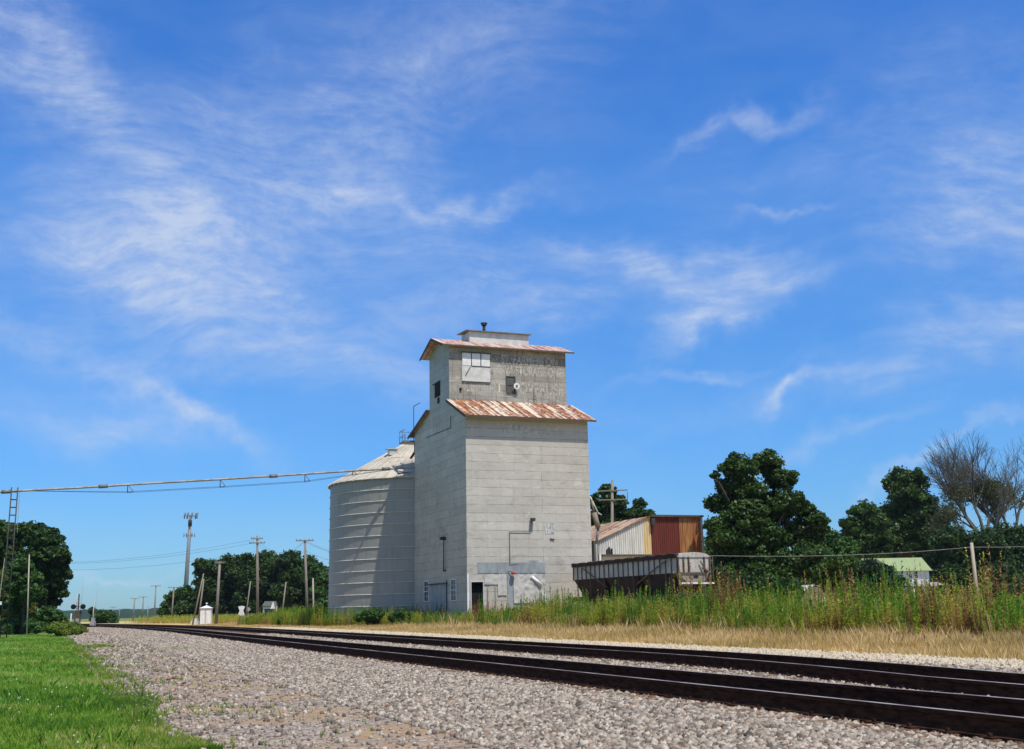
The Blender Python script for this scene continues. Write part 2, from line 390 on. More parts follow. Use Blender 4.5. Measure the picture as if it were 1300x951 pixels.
# ------------------------------------------------------------------ foliage generators
def unit(n):
    v = rng.normal(size=(n, 3)); return v/np.linalg.norm(v, axis=1)[:, None]
def leaf_quads(pos, nor, size):
    n = len(pos); r_ = unit(n); a = np.cross(nor, r_); a /= np.linalg.norm(a, axis=1)[:, None]+1e-9; b = np.cross(nor, a)
    s1 = (size*rng.uniform(.7, 1.3, n))[:, None]; s2 = s1*rng.uniform(.45, .8, n)[:, None]
    return np.stack([pos-a*s1, pos-b*s2+a*s1*.15, pos+a*s1, pos+b*s2+a*s1*.15], axis=1)
def crown(lobes, nleaf, size, clump=.3, core=.25, gap=0.0):
    nleaf = int(nleaf*1.9); core = core+.18
    # lobes: (centre, (rx, ry, rz)); every lobe is a cloud of separate leaf clumps
    vol = np.array([np.prod(r_)**(2/3) for _, r_ in lobes]); share = vol/vol.sum()
    Q = []; T = []
    for (c, r_), sh in zip(lobes, share):
        n = int(nleaf*sh); r_ = np.array(r_); rm = r_.mean()
        k = max(9, int(34*(1-gap)*max(1, (rm/2.2))**1.2)); cd = unit(k); cd[:, 2] = np.abs(cd[:, 2])*.9+cd[:, 2]*.1-rng.uniform(0, .7, k)*(rng.random(k) < .45)
        cc = c + cd*r_*rng.uniform(.55, 1.12, (k, 1)); cr = rm*clump*rng.uniform(.45, 1.4, k); ct = rng.uniform(-.2, .2, k)
        nc = int(n*(1-core)); w = cr**2; idx = rng.choice(k, nc, p=w/w.sum())
        d = unit(nc); rad = rng.uniform(.35, 1, nc)**.5
        pos = cc[idx] + d*(cr[idx]*rad)[:, None]*np.array([1.1, 1.1, .75])
        nor = d*.6 + unit(nc)*.7 + np.array([0, 0, .5]); nor /= np.linalg.norm(nor, axis=1)[:, None]
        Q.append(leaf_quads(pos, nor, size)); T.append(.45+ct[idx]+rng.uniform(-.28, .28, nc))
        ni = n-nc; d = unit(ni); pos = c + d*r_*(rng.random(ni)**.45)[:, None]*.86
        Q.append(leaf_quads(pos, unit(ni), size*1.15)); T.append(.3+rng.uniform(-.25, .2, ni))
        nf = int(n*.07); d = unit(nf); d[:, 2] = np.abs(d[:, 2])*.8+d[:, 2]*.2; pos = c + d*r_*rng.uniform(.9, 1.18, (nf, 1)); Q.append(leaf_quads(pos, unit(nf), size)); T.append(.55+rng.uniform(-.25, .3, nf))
    return np.concatenate(Q), np.concatenate(T)
def branch_rec(m, p, d, L, r_, depth, spread=.6, up=.1, fork=3, nmin=.012, sides=5, seed_bend=.18):
    if depth == 0 or r_ < nmin: return
    q = p
    for k in range(3):
        d2 = d + unit(1)[0]*seed_bend + np.array([0, 0, up*.3]); d2 /= np.linalg.norm(d2)
        q2 = q + d2*L/3; m.tube(q, q2, r_*(1-.13*k), r_*(1-.13*(k+1)), sides if r_ > .06 else 3, cap=False)
        if k > 0 or depth < 4:
            for _ in range(1 if k < 2 else fork-1):
                e = d2 + unit(1)[0]*spread; e[2] += up; e /= np.linalg.norm(e)
                branch_rec(m, q2, e, L*random.uniform(.55, .8), r_*random.uniform(.45, .6), depth-1, spread, up, fork, nmin, sides, seed_bend)
        q, d = q2, d2
    branch_rec(m, q, d, L*.75, r_*.6, depth-1, spread, up, fork, nmin, sides, seed_bend)

def tree(name, label, cat, lobes_px, Y, nleaf, size, mat, group, trunk=None, tr=.35, clump=.3, core=.25, gap=0.0, barkm='bark', dfac=.9, ground=0.0, dj=2.0):
    cx = trunk if trunk is not None else np.mean([l[0] for l in lobes_px])
    base = P(cx, 778, Y); base[2] = ground
    root = empty(name, base, label=label, category=cat)
    if group: root['group'] = group
    lobes = []
    for l in lobes_px:
        px, py, rp = l[:3]; y2 = Y+(l[3] if len(l) > 3 else random.uniform(-dj, dj))
        c = P(px, py, y2)-base; r_ = rp*y2/FPX; lobes.append((c, (r_, r_*dfac, r_*(l[4] if len(l) > 4 else .88))))
    Q, T = crown(lobes, nleaf, size, clump, core, gap)
    Q = Q[Q[:, :, 2].min(axis=1) > -.2+0*Q[:, 0, 0]] if False else Q
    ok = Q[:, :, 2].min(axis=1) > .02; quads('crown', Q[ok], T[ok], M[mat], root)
    m = MB(); top = max(l[0][2] for l in lobes); fork = np.array([0, 0, top*.32])
    m.tube((0, 0, -.1), fork, tr*1.25, tr*.85, 10, cap=False)
    for c, r_ in lobes:
        st = fork + np.array([0, 0, max(0, (c[2]-fork[2])*.25)]) if c[2] > fork[2] else fork*.8
        mid = (st+c)/2 + unit(1)[0]*r_[0]*.15
        m.tube(st*0.999, mid, tr*.5, tr*.32, 6, cap=False); m.tube(mid, c, tr*.32, tr*.12, 6, cap=False)
    for p_, q_ in ((fork, np.array([0, 0, top*.8])),): m.tube(p_, q_, tr*.8, tr*.2, 8, cap=False)
    m.build('trunk', M[barkm], root)
    return root

# right-hand and background trees (outlines follow the photograph's crowns)
tree('maple_tree', 'tall dark maple with two rounded top domes beside the rust red shed', 'tree',
     [(940,596,22),(925,620,15),(908,604,6),(975,592,21),(992,612,20),(950,625,24),(1003,640,20),(980,650,30),(945,660,28),(912,640,17),(908,668,14),(925,690,28),(1022,650,14),(1038,662,13),(1015,680,26),
      (965,690,34),(1020,715,30),(975,730,36),(930,728,28),(1045,672,8),],
     115, 46000, .17, 'leaf_maple', None, trunk=962, tr=.5, clump=.3, core=.02)
tree('bushy_tree', 'mid green bushy tree filling the gap right of the tall maple', 'tree',
     [(1052,692,20),(1062,715,24),(1040,725,22),(1075,700,16),(1060,742,20)], 128, 12000, .18, 'leaf_mid', 'trees behind the tall weeds on the right', trunk=1056, tr=.25)
tree('oak_tree', 'dark round tree above the gable of the green roofed house', 'tree',
     [(1098,652,17),(1082,668,14),(1112,665,16),(1095,682,24),(1072,690,14),(1120,690,18),(1090,708,26)], 190, 16000, .25, 'leaf_maple', 'trees behind the tall weeds on the right', trunk=1096, tr=.4)
tree('oak_tree', 'tallest leafy tree directly behind the green roofed house', 'tree',
     [(1142,607,16),(1134,618,11),(1160,612,17),(1152,632,22),(1175,640,16),(1140,655,24),(1178,660,22),(1190,675,14),(1158,680,28),(1130,690,20),(1190,700,22),(1125,612,5),(1198,668,8)],
     200, 26000, .25, 'leaf_maple', 'trees behind the tall weeds on the right', trunk=1155, tr=.5)
tree('spreading_tree', 'dark spreading tree between the house roof and the leaning service pole', 'tree',
     [(1208,690,24),(1222,705,22),(1200,715,24),(1215,735,26),(1195,745,20),(1232,728,20)], 180, 15000, .25, 'leaf_dark', 'trees behind the tall weeds on the right', trunk=1212, tr=.4)
tree('spreading_tree', 'dark leafy tree under the bare branches at the right edge', 'tree',
     [(1250,690,22),(1268,705,26),(1290,690,26),(1300,720,30),(1270,735,28),(1245,722,22),(1320,700,26),(1250,748,20)], 178, 22000, .25, 'leaf_dark', 'trees behind the tall weeds on the right', trunk=1272, tr=.4)
tree('cedar_bush', 'near black cedar covering the left half of the green roofed house', 'bush',
     [(1085,726,16),(1105,722,13),(1122,728,13),(1137,740,12),(1078,742,18),(1105,745,22),(1130,755,16),(1146,757,8),(1075,757,16)], 152, 14000, .17, 'leaf_cedar', None, trunk=1105, tr=.2, core=.4)
tree('shade_tree', 'leafy tree showing right beside the elevator above the shed roof', 'tree',
     [(772,626,11),(758,640,12),(783,640,13),(765,655,14),(790,655,12),(752,660,10),(775,672,18)], 150, 9000, .22, 'leaf_maple', 'trees behind the corrugated shed', trunk=770, tr=.3)
tree('shade_tree', 'peaked tree showing above the middle of the shed roof', 'tree',
     [(812,640,8),(808,652,11),(822,655,9),(800,664,12),(818,668,12)], 165, 6000, .22, 'leaf_dark', 'trees behind the corrugated shed', trunk=811, tr=.25)
for i, (lab, lob, Y, n, m_) in enumerate([
    ('dark tree filling the space behind the shed and maple trunk', [(905,705,18),(900,730,22),(922,720,20),(912,750,22)], 200, 8000, 'leaf_dark'),
    ('background tree behind the right side of the tall maple', [(1030,715,20),(1050,735,22),(1010,740,22),(1040,755,18)], 215, 8000, 'leaf_dark'),
    ('background tree closing the gap left of the house', [(1080,715,18),(1098,735,22),(1072,745,20),(1110,715,16)], 222, 8000, 'leaf_dark'),
    ('background tree whose crown shows just over the house ridge', [(1128,702,16),(1148,712,18),(1140,735,20),(1165,735,20),(1172,705,14)], 215, 9000, 'leaf_dark'),
    ('background tree behind the porch end of the house', [(1192,722,18),(1185,745,18),(1210,740,20),(1205,758,14)], 212, 8000, 'leaf_dark'),
    ('background tree behind the leaning service pole', [(1235,710,20),(1240,735,22),(1255,755,14),(1228,755,16)], 205, 8000, 'leaf_dark'),
    ('background tree at the right edge of the photo', [(1285,735,24),(1305,745,24),(1280,755,16)], 208, 8000, 'leaf_dark')]):
    tree('background_tree', lab, 'tree', lob, Y, n, .32, m_, 'dark background trees on the right', tr=.3, core=.5)
# undergrowth between the maple and the house
tree('dark_hedge', 'low dark undergrowth beneath the tall maple behind the hopper car', 'bush',
     [(915,738,20),(945,748,22),(975,752,24),(1000,752,20),(925,760,18)], 105, 9000, .15, 'leaf_dark', None, trunk=950, tr=.1, core=.5)
tree('dark_shrub', 'dark shrub beside the white house porch, left of the leaning service pole', 'bush',
     [(1195,752,9),(1208,748,11),(1222,754,10),(1188,758,8)], 150, 4000, .15, 'leaf_dark', None, trunk=1205, tr=.08, core=.4)
tree('dark_shrub', 'dark shrub right of the leaning service pole above the pale road', 'bush',
     [(1262,750,12),(1280,752,12),(1298,748,14),(1250,756,8)], 160, 5000, .16, 'leaf_dark', None, trunk=1276, tr=.08, core=.4)

# left-hand trees and scrub
tree('broadleaf_tree', 'largest dark tree on the left, rounded, behind the lattice mast', 'tree',
     [(38,680,18),(58,690,20),(72,706,15),(50,712,24),(70,728,16),(60,745,22),(74,750,9),(42,742,22),(84,712,6),(35,760,20),(60,765,15)],
     128, 22000, .2, 'leaf_dark', None, trunk=55, tr=.35)
tree('broadleaf_tree', 'dark tree cut by the left edge of the photo, behind the lattice mast', 'tree',
     [(2,684,22),(-20,700,26),(10,705,20),(-10,735,30)], 135, 12000, .2, 'leaf_maple', None, trunk=-8, tr=.35)
tree('young_tree', 'lighter green young tree in front of the large dark tree on the left', 'tree',
     [(28,722,14),(36,738,15),(22,745,16),(42,755,12),(26,765,14)], 112, 9000, .15, 'leaf_mid', None, trunk=30, tr=.12)
tree('olive_bush', 'olive yellow bush at the foot of the lattice mast', 'bush',
     [(6,735,16),(12,755,18),(24,768,16),(0,775,16),(34,778,10),(10,788,13),(26,787,11)], 116, 12000, .12, 'leaf_olive', None, trunk=12, tr=.08, core=.4)
tree('green_bush', 'low mid green bush in a row at the back edge of the lawn', 'bush',
     [(14,794,9),(28,792,10),(40,794,9),(50,797,7),(4,796,9),(22,799,8),(35,799,8),(46,800,6),(8,800,8)], 112, 9000, .11, 'leaf_mid', None, trunk=28, tr=.05, core=.4)
tree('green_bush', 'small bush under the right side of the large dark tree', 'bush',
     [(60,780,11),(72,785,9),(52,786,11),(80,791,6),(64,793,9),(74,794,7),(56,795,8)], 122, 5000, .14, 'leaf_mid', None, trunk=62, tr=.05, core=.4)
tree('round_bush', 'round dense dark green bush standing alone by the end of the rails', 'bush',
     [(130,782,8.5),(139,783,8.5),(122,786,7),(134,789,9),(143,789,6.5)], 240, 8000, .2, 'leaf_mid', None, trunk=133, tr=.08, core=.45)
tree('small_tree', 'small dark tree just behind the round bush', 'tree', [(117,776,5),(121,783,6)], 260, 1500, .25, 'leaf_dark', None, trunk=118, tr=.12, core=.4)
# woods behind the poles, as separate trees
grp = 'trees of the wood behind the utility poles'
for i, (lab, lob, Y, n, m_) in enumerate([
    ('leftmost low tree of the wood behind the utility poles', [(213,769,8),(222,760,11),(210,779,8),(226,775,12),(232,765,12)], 262, 5000, 'leaf_maple'),
    ('dark rounded tree of the wood at the foot of the cell tower', [(236,755,12),(247,762,14),(233,774,12),(250,776,12)], 258, 5000, 'leaf_maple'),
    ('tree with a leaning ragged top left of the dark pole', [(255,717,9),(252,727,6),(266,722,13),(262,742,16),(270,752,18),(275,732,14),(262,770,14),(278,772,13)], 250, 9000, 'leaf_dark'),
    ('tree of the wood just behind the dark leaning pole', [(290,716,13),(284,730,18),(298,742,19),(290,762,18),(300,722,14),(304,772,14)], 252, 9000, 'leaf_maple'),
    ('broad tree of the wood between the dark pole and the tall pole', [(311,714,13),(308,730,18),(320,745,19),(312,766,17),(324,722,13),(322,774,12)], 247, 9000, 'leaf_dark'),
    ('tree of the wood rising beside the tall double crossarm pole', [(337,712,14),(332,727,18),(345,742,19),(336,762,18),(350,720,13),(350,772,13)], 250, 10000, 'leaf_maple'),
    ('highest tree of the wood between the two tall poles', [(367,711,13),(358,720,15),(374,734,19),(362,755,19),(380,722,13),(372,772,13)], 245, 10000, 'leaf_dark'),
    ('tree of the wood behind the single crossarm pole', [(392,717,13),(388,731,18),(400,745,19),(386,764,17),(404,728,13),(400,772,13)], 248, 9000, 'leaf_maple'),
    ('rightmost tree of the wood next to the steel bin', [(414,737,12),(410,753,16),(424,745,16),(416,770,15),(432,765,15)], 240, 8000, 'leaf_mid')]):
    tree('woodland_tree', lab, 'tree', lob, Y, n, .3, m_, grp, tr=.3, core=.35)

def dead_tree(px, Y, h, label, seed, nl, lean):
    random.seed(seed); base = P(px, 778, Y); base[2] = 0
    root = empty('dying_tree', base, label=label, category='tree', group='dying trees with bare branches')
    m = MB(); top = np.array([lean[0]*2, 0, h*.42]); m.tube((0, 0, -.1), top, .55, .42, 9, cap=False)
    m.build('trunk', M['deadbark'], root)
    m = MB()
    for a, e, L in lean[1]:
        d = np.array([math.cos(a)*math.cos(e), .5*math.sin(a), math.sin(e)]); d /= np.linalg.norm(d)
        branch_rec(m, top*.999, d, L*.92, .33, 7, .60, .10, 3, .016, 5, .13)
    m.build('bare_branches', M['deadbark'], root)
    V = np.array(m.v); V = V[V[:, 2] < h*.78]; idx = rng.choice(len(V), nl); pos = V[idx]
    k = rng.choice(len(pos), 22); near = np.zeros(len(pos), bool)
    for q in pos[k]: near |= np.linalg.norm(pos-q, axis=1) < 1.3
    pos = pos[near]+rng.normal(size=(near.sum(), 3))*.6
    quads('leaves', leaf_quads(pos, unit(len(pos)), .17), rng.uniform(.1, .9, len(pos)), M['leaf_sparse'], root)
    random.seed(7)
dead_tree(1266, 192, 25, 'half bare dying tree spreading thin twigs left over the dark trees', 3, 9000,
          (-.25, [(2.9, .85, 4.6), (2.6, 1.1, 6.0), (1.9, 1.35, 6.8), (1.0, 1.15, 5.6), (3.05, .5, 3.6), (.3, .9, 4.6)]))
dead_tree(1297, 200, 26, 'half bare dying tree at the far right edge with clumps of dull leaves', 11, 22000,
          (-.1, [(2.6, 1.1, 6.6), (1.6, 1.35, 7.2), (.6, 1.0, 6.6), (3.0, .8, 5.6)]))

# ------------------------------------------------------------------ grain elevator
A = P(591.3, 560, 90.0); A[2] = 0.15; A0 = A.copy()
el = empty('grain_elevator', A, TH, label='tall pale sheet metal grain elevator with a rusty lower roof and weathered cupola', category='grain elevator')
def fr(x, y, off=0.0):                 # point on the front wall (or off metres behind it) in elevator coordinates
    a, b, z = onpl(x, y, A0+UD*off, VD); return a, z-A0[2]
def sd(x, y):
    a, b, z = onpl(x, y, A0, UD); return b, z-A0[2]
W = fr(746.5, 556)[0]; L_ = sd(526.3, 620)[0]; EZ = fr(590, 524.2)[1]
CS0 = 4.05; CS1 = sd(545.3, 480)[0]; CB = (CS0+CS1)/2
SL = (fr(570, 508, CS0)[1]-EZ)/CS0     # slope of the lower roof
CZ = fr(590, 438.3, CS0)[1]            # cupola eave
RZ = CZ + (CS1-CS0)/2*.36
yb = L_; EZb = EZ + .45
# body walls: front/back and sides are separate sheets of siding
# pentagon side with the slopes of the lower roof; front quad
zc0 = EZ+SL*CS0; zc1 = zc0
prof = [(0, -.3), (L_, -.3), (L_, EZb), (CS1, zc1), (CS0, zc0), (0, EZ)]
each([[(0, y, z) for y, z in prof], [(W, y, z) for y, z in prof]], 'side_wall', M['elev_side'], el)
mb = MB()
dx0, dz1 = fr(598.2, 739)[0], fr(598, 739)[1]; dx1 = fr(613.2, 739)[0]
for q in ([(0,-.3),(dx0,-.3),(dx0,EZ),(0,EZ)], [(dx0,dz1),(dx1,dz1),(dx1,EZ),(dx0,EZ)], [(dx1,-.3),(W,-.3),(W,EZ),(dx1,EZ)]): mb.poly([(x, 0, z) for x, z in q])
mb.build('front_wall', M['elev_front'], el); each([[(0, L_, -.3), (W, L_, -.3), (W, L_, EZb), (0, L_, EZb)]], 'rear_wall', M['elev_front'], el)
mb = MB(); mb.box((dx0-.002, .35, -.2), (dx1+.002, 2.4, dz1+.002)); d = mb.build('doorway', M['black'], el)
mb = MB(); t = .07
mb.box((dx0-t, -.045, 0), (dx0, .12, dz1)); mb.box((dx1, -.045, 0), (dx1+t, .12, dz1)); mb.box((dx0-t, -.05, dz1), (dx1+t, .12, dz1+t*1.2)); mb.build('door_frame', M['offwhite'], el)
mb = MB(); mb.box((dx1+.32, -.1, 0), (dx1+.42, -.012, dz1-.45)); mb.box((dx1+.95, -.085, 0), (dx1+1.06, -.012, dz1-.3)); mb.build('standing_board', M['woodpale'], el)
# corrugated helper
def corr_plane(m, o, du, dv, nu, amp, nrm, wav=2):
    o, du, dv, nrm = map(lambda q: np.array(q, float), (o, du, dv, nrm)); n = nu*wav
    k = len(m.v)
    for i in range(n+1):
        off = nrm*(amp if i % 2 else 0)
        m.v += [tuple(o+du*i/n+off), tuple(o+du*i/n+dv+off)]
    for i in range(n): a = k+2*i; m.f.append((a, a+2, a+3, a+1)); m.sm.append(False)
# lower roof (front slope and back slope)
OH = .78
ex0, ex1 = -.30, W+.42
def slab(m, p, t):                     # four corners with thickness
    p = [np.array(q, float) for q in p]; n = np.cross(p[1]-p[0], p[3]-p[0]); n /= np.linalg.norm(n); n *= 1 if n[2] > 0 else -1
    m.hexa([*(q for q in p), *(q+n*t for q in p)])
mb = MB(); slab(mb, [(ex0, -OH, EZ-SL*OH+.04), (ex1, -OH, EZ-SL*OH+.04), (ex1, CS0, zc0+.04), (ex0, CS0, zc0+.04)], .05)
for i in range(1, 15):
    x = ex0+(ex1-ex0)*i/15; slab(mb, [(x-.03, -OH-.01, EZ-SL*OH+.094), (x+.03, -OH-.01, EZ-SL*OH+.094), (x+.03, CS0-.01, zc0+.094), (x-.03, CS0-.01, zc0+.094)], .035)
mb.build('lower_roof', M['roof_rust'], el)
SLb = (zc1-EZb)/(L_-CS1)
mb = MB(); slab(mb, [(ex0, CS1, zc1+.04), (ex1, CS1, zc1+.04), (ex1, L_+1.1, EZb-SLb*1.1+.04), (ex0, L_+1.1, EZb-SLb*1.1+.04)], .05); mb.build('rear_roof', M['roof_pink'], el)
mb = MB()
slab(mb, [(ex0-.03, -OH, EZ-SL*OH-.14), (ex0, -OH, EZ-SL*OH-.14), (ex0, CS0, zc0-.14), (ex0-.03, CS0, zc0-.14)], .22)
mb.build('fascia', M['wooddark'], el); mb = MB(); slab(mb, [(ex0-.03, CS1, zc1-.16), (ex0, CS1, zc1-.16), (ex0, L_+1.1, EZb-SLb*1.1-.16), (ex0-.03, L_+1.1, EZb-SLb*1.1-.16)], .24)
mb.build('fascia', M['wooddark'], el); mb = MB(); mb.box((ex0, -OH-.03, EZ-SL*OH-.08), (ex1, -OH, EZ-SL*OH+.07)); mb.build('fascia', M['wooddark'], el)
# cupola
mb = MB()
cp = [(CS0, zc0-.5), (CS1, zc1-.5), (CS1, CZ), (CB, RZ), (CS0, CZ)]
each([[(-.004, y, z) for y, z in cp], [(W+.004, y, z) for y, z in cp]], 'cupola_side_wall', M['cup_side'], el)
each([[(-.004, CS0, zc0-.3), (W+.004, CS0, zc0-.3), (W+.004, CS0, CZ), (-.004, CS0, CZ)]], 'cupola_front_wall', M['cup_front'], el); each([[(-.004, CS1, zc1-.5), (W+.004, CS1, zc1-.5), (W+.004, CS1, CZ), (-.004, CS1, CZ)]], 'cupola_rear_wall', M['cup_front'], el)
co_ = .5; cs = (RZ-CZ)/(CB-CS0)
mb = MB(); cx0, cx1 = -.72, W+.62
slab(mb, [(cx0, CS0-co_, CZ-cs*co_+.03), (cx1, CS0-co_, CZ-cs*co_+.03), (cx1, CB, RZ+.03), (cx0, CB, RZ+.03)], .05)
slab(mb, [(cx0, CB, RZ+.03), (cx1, CB, RZ+.03), (cx1, CS1+co_, CZ-cs*co_+.03), (cx0, CS1+co_, CZ-cs*co_+.03)], .05)
for i in range(1, 15):
    x = cx0+(cx1-cx0)*i/15; slab(mb, [(x-.025, CS0-co_, CZ-cs*co_+.083), (x+.025, CS0-co_, CZ-cs*co_+.083), (x+.025, CB, RZ+.083), (x-.025, CB, RZ+.083)], .03)
mb.build('cupola_roof', M['roof_pink'], el)
mb = MB(); mb.box((cx0, CS0-co_-.03, CZ-cs*co_-.06), (cx1, CS0-co_, CZ-cs*co_+.06))
slab(mb, [(cx0-.03, CS0-co_, CZ-cs*co_-.12), (cx0, CS0-co_, CZ-cs*co_-.12), (cx0, CB, RZ-.12), (cx0-.03, CB, RZ-.12)], .2)
slab(mb, [(cx0-.03, CB, RZ-.12), (cx0, CB, RZ-.12), (cx0, CS1+co_, CZ-cs*co_-.12), (cx0-.03, CS1+co_, CZ-cs*co_-.12)], .2); mb.build('cupola_fascia', M['wooddark'], el)
# head box on the ridge with a stub vent
bx0 = fr(596, 430, CB-1.0)[0]; bx1 = fr(671, 430, CB-1.0)[0]; bz = fr(596, 420.5, CB-1.0)[1]
mb = MB(); mb.box((bx0, CB-1.0, RZ-.8), (bx1, CB+1.1, bz)); hb = mb.build('head_box', M['offwhite'], el)
mb = MB(); slab(mb, [(bx0-.35, CB-1.25, bz+.002), (bx1+.2, CB-1.25, bz+.002), (bx1+.2, CB+1.3, bz+.15), (bx0-.35, CB+1.3, bz+.15)], .07); mb.build('head_box_roof', M['steel'], hb)
vx = fr(616.5, 415, CB-1.0)[0]; vz = fr(616.5, 409.5, CB-1.0)[1]
mb = MB(); mb.tube((vx, CB-.6, bz), (vx, CB-.6, vz-.12), .13, .13, 10); mb.tube((vx, CB-.6, vz-.2), (vx, CB-.6, vz), .2, .28, 10); mb.tube((vx, CB-.6, vz), (vx, CB-.6, vz+.05), .3, .3, 10)
mb.build('roof_vent', M['darkmetal'], el)
# hatch panel on the cupola: three upper lights over one big shutter
def cf(x, y): return fr(x, y, CS0)
px0, pz1 = cf(586, 447.3); px1 = cf(621.8, 447.3)[0]; pz0 = cf(600, 484.5)[1]; pm = cf(600, 465)[1]
mb = MB(); mb.box((px0, CS0-.07, pz0), (px1, CS0-.01, pm)); hp = mb.build('hatch_shutter', M['offwhite'], el, label='pale sheet shutter below three pale lights')
mb = MB(); w3 = (px1-px0)/3
for i in range(3): mb.box((px0+w3*i+.035, CS0-.075, pm+.035), (px0+w3*(i+1)-.035, CS0-.015, pz1-.03))
mb.build('hatch_light', M['white'], hp)
mb = MB()
for i in range(1, 3): MB().box((px0+w3*i-.035, CS0-.095, pm+.032), (px0+w3*i+.035, CS0-.012, pz1-.032)).build('hatch_mullion', M['darkmetal'], hp)
for a_, b_ in (((px0-.04, CS0-.16, pz1-.03), (px1+.05, CS0-.01, pz1+.045)), ((px0+w3, CS0-.1, pm-.035), (px1, CS0-.012, pm+.03)), ((px0, CS0-.1, pz0-.06), (px1, CS0-.012, pz0))): MB().box(a_, b_).build('hatch_bar', M['darkmetal'], hp)
q0 = cf(590.5, 477); q1 = cf(597, 465.5); mb = MB(); mb.tube((q0[0], CS0-.1, q0[1]), (q1[0], CS0-.1, q1[1]), .03, .03, 5); mb.build('prop_rod', M['darkmetal'], hp)
def window(parent, plane, x0, x1, z0, z1, off=0.0, fm='offwhite', bars=(2, 2), gm='glass', name='window'):
    # plane 'f': wall along x at y=off, facing -y; plane 's': wall along y at x=off, facing -x
    def bx(m, a0, a1, b0, b1, d0, d1):
        if plane == 'f': m.box((a0, off-d1, b0), (a1, off-d0, b1))
        else: m.box((off-d1, a0, b0), (off-d0, a1, b1))
    t = .07; fr_ = MB()
    bx(fr_, x0-t, x0, z0-t, z1+t, .004, .07); bx(fr_, x1, x1+t, z0-t, z1+t, .004, .07); bx(fr_, x0, x1, z1, z1+t, .004, .07); bx(fr_, x0, x1, z0-t, z0, .004, .08)
    zm = (z0+z1)/2; bx(fr_, x0, x1, zm-.03, zm+.03, .006, .055)
    for i in range(1, bars[0]): xx = x0+(x1-x0)*i/bars[0]; bx(fr_, xx-.014, xx+.014, z0, zm-.03, .01, .04); bx(fr_, xx-.014, xx+.014, zm+.03, z1, .01, .04)
    for k in range(1, bars[1]):
        for b in (z0, zm): zz = b+(zm-z0)*k/bars[1]; bx(fr_, x0, x1, zz-.012, zz+.012, .011, .038)
    w = fr_.build(name, M[fm], parent)
    g_ = MB(); bx(g_, x0, x1, z0, z1, .004, .02); g_.build('pane', M[gm], w)
    return w
x0, z1 = cf(643.3, 478.5); x1 = cf(653.2, 478.5)[0]; z0 = cf(645, 499)[1]
cw = window(el, 'f', x0, x1, z0, z1, CS0, 'wooddark', (1, 1), 'greenboard'); cw['label'] = 'dark cupola window on the weathered front'
dxx, dzz = cf(654.3, 491); mb = MB(); mb.tube((dxx, CS0-.32, dzz), (dxx, CS0-.26, dzz), .27, .25, 20); mb.tube((dxx, CS0-.26, dzz), (dxx, CS0-.01, dzz), .05, .05, 6); dd = mb.build('beacon_disc', M['white'], el)
mb = MB(); mb.tube((dxx, CS0-.36, dzz), (dxx, CS0-.322, dzz), .11, .11, 14); mb.build('disc_hub', M['steel'], dd)
a0, zt = sd(552.5, 488); a1, zb = sd(559, 502)
y0_, y1_ = sorted((a0, a1)); mb = MB(); mb.box((-.06, y0_, zb), (-.01, y1_, zt)); mb.box((-.03, y0_+.2, zb-.6), (-.008, y0_+.75, zb-.1)); mb.build('side_vent_opening', M['black'], el)
mb = MB(); mb.box((-.09, y0_-.1, zt), (-.01, y1_+.6, zt+.07)); mb.build('side_vent_lintel', M['wooddark'], el)
mb = MB(); hx, hz = cf(584.5, 494); mb.box((hx-.08, CS0-.08, hz-.16), (hx+.08, CS0-.01, hz+.1)); hx, hz = cf(607, 495); mb.build('wall_box', M['black'], el)
# little rail and cleat at the foot of the cupola
c0_, cz_ = cf(669, 510); c1_, _ = cf(679, 510); zt = cf(670, 507.5)[1]
mb = MB(); mb.path([(c0_, CS0-.3, cz_-.6), (c0_, CS0-.3, zt), (c1_, CS0-.3, zt), (c1_, CS0-.3, cz_-.6)], .02, 5); mb.build('roof_rail', M['darkmetal'], el)
# windows, door and flue on the shaded side (facing the tracks)
for (xa, ya, xb, yb_) in ((539.2, 739, 544.2, 763), (573.3, 736.5, 579.6, 762)):
    a, zt = sd(xa, ya); b, zb = sd(xb, yb_); a, b = sorted((a, b)); window(el, 's', a, b, zb, zt, -.0, 'white', (2, 2))
a, zt = sd(547.5, 743); b, _ = sd(567.5, 741); a, b = sorted((a, b)); zt = (zt+sd(567.5, 741)[1])/2
mb = MB(); mb.box((-.05, a, 0), (-.012, b, zt)); sdn = mb.build('sliding_door', M['greypatch'], el)
mb = MB(); mb.box((-.16, a-.15, zt), (-.01, b+.4, zt+.09)); mb.build('door_track', M['darkmetal'], sdn)
a, zt = sd(565.6, 680); b, zb = sd(566.2, 724)
mb = MB(); mb.tube((-.16, a, zt), (-.16, a, zb), .035, .05, 6); mb.box((-.42, a-.1, zt-.35), (-.02, a+.25, zt-.1)); mb.tube((-.1, a+.3, zb-.02), (-.1, a-.2, zb-.02), .07, .05, 6); mb.build('conduit', M['darkmetal'], el)
zz = sd(567, 741)[1]; mb = MB(); yy = sd(568.2, 741)[0]; mb.tube((-.1, yy, zz+.3), (-.1, yy, 0), .03, .03, 6); mb.build('drain_pipe', M['darkmetal'], el)
ya_, za_ = sd(541.5, 555.5); yb2, zb2 = sd(572.5, 543); yc_, zc_ = sd(573, 528)
mb = MB(); slab(mb, [(-.03, yb2, zb2-.03), (-.006, yb2, zb2-.03), (-.006, ya_, za_-.03), (-.03, ya_, za_-.03)], .045); mb.box((-.03, yb2-.03, zb2), (-.006, yb2+.03, zc_)); mb.build('patch_seam', M['darkmetal'], el)
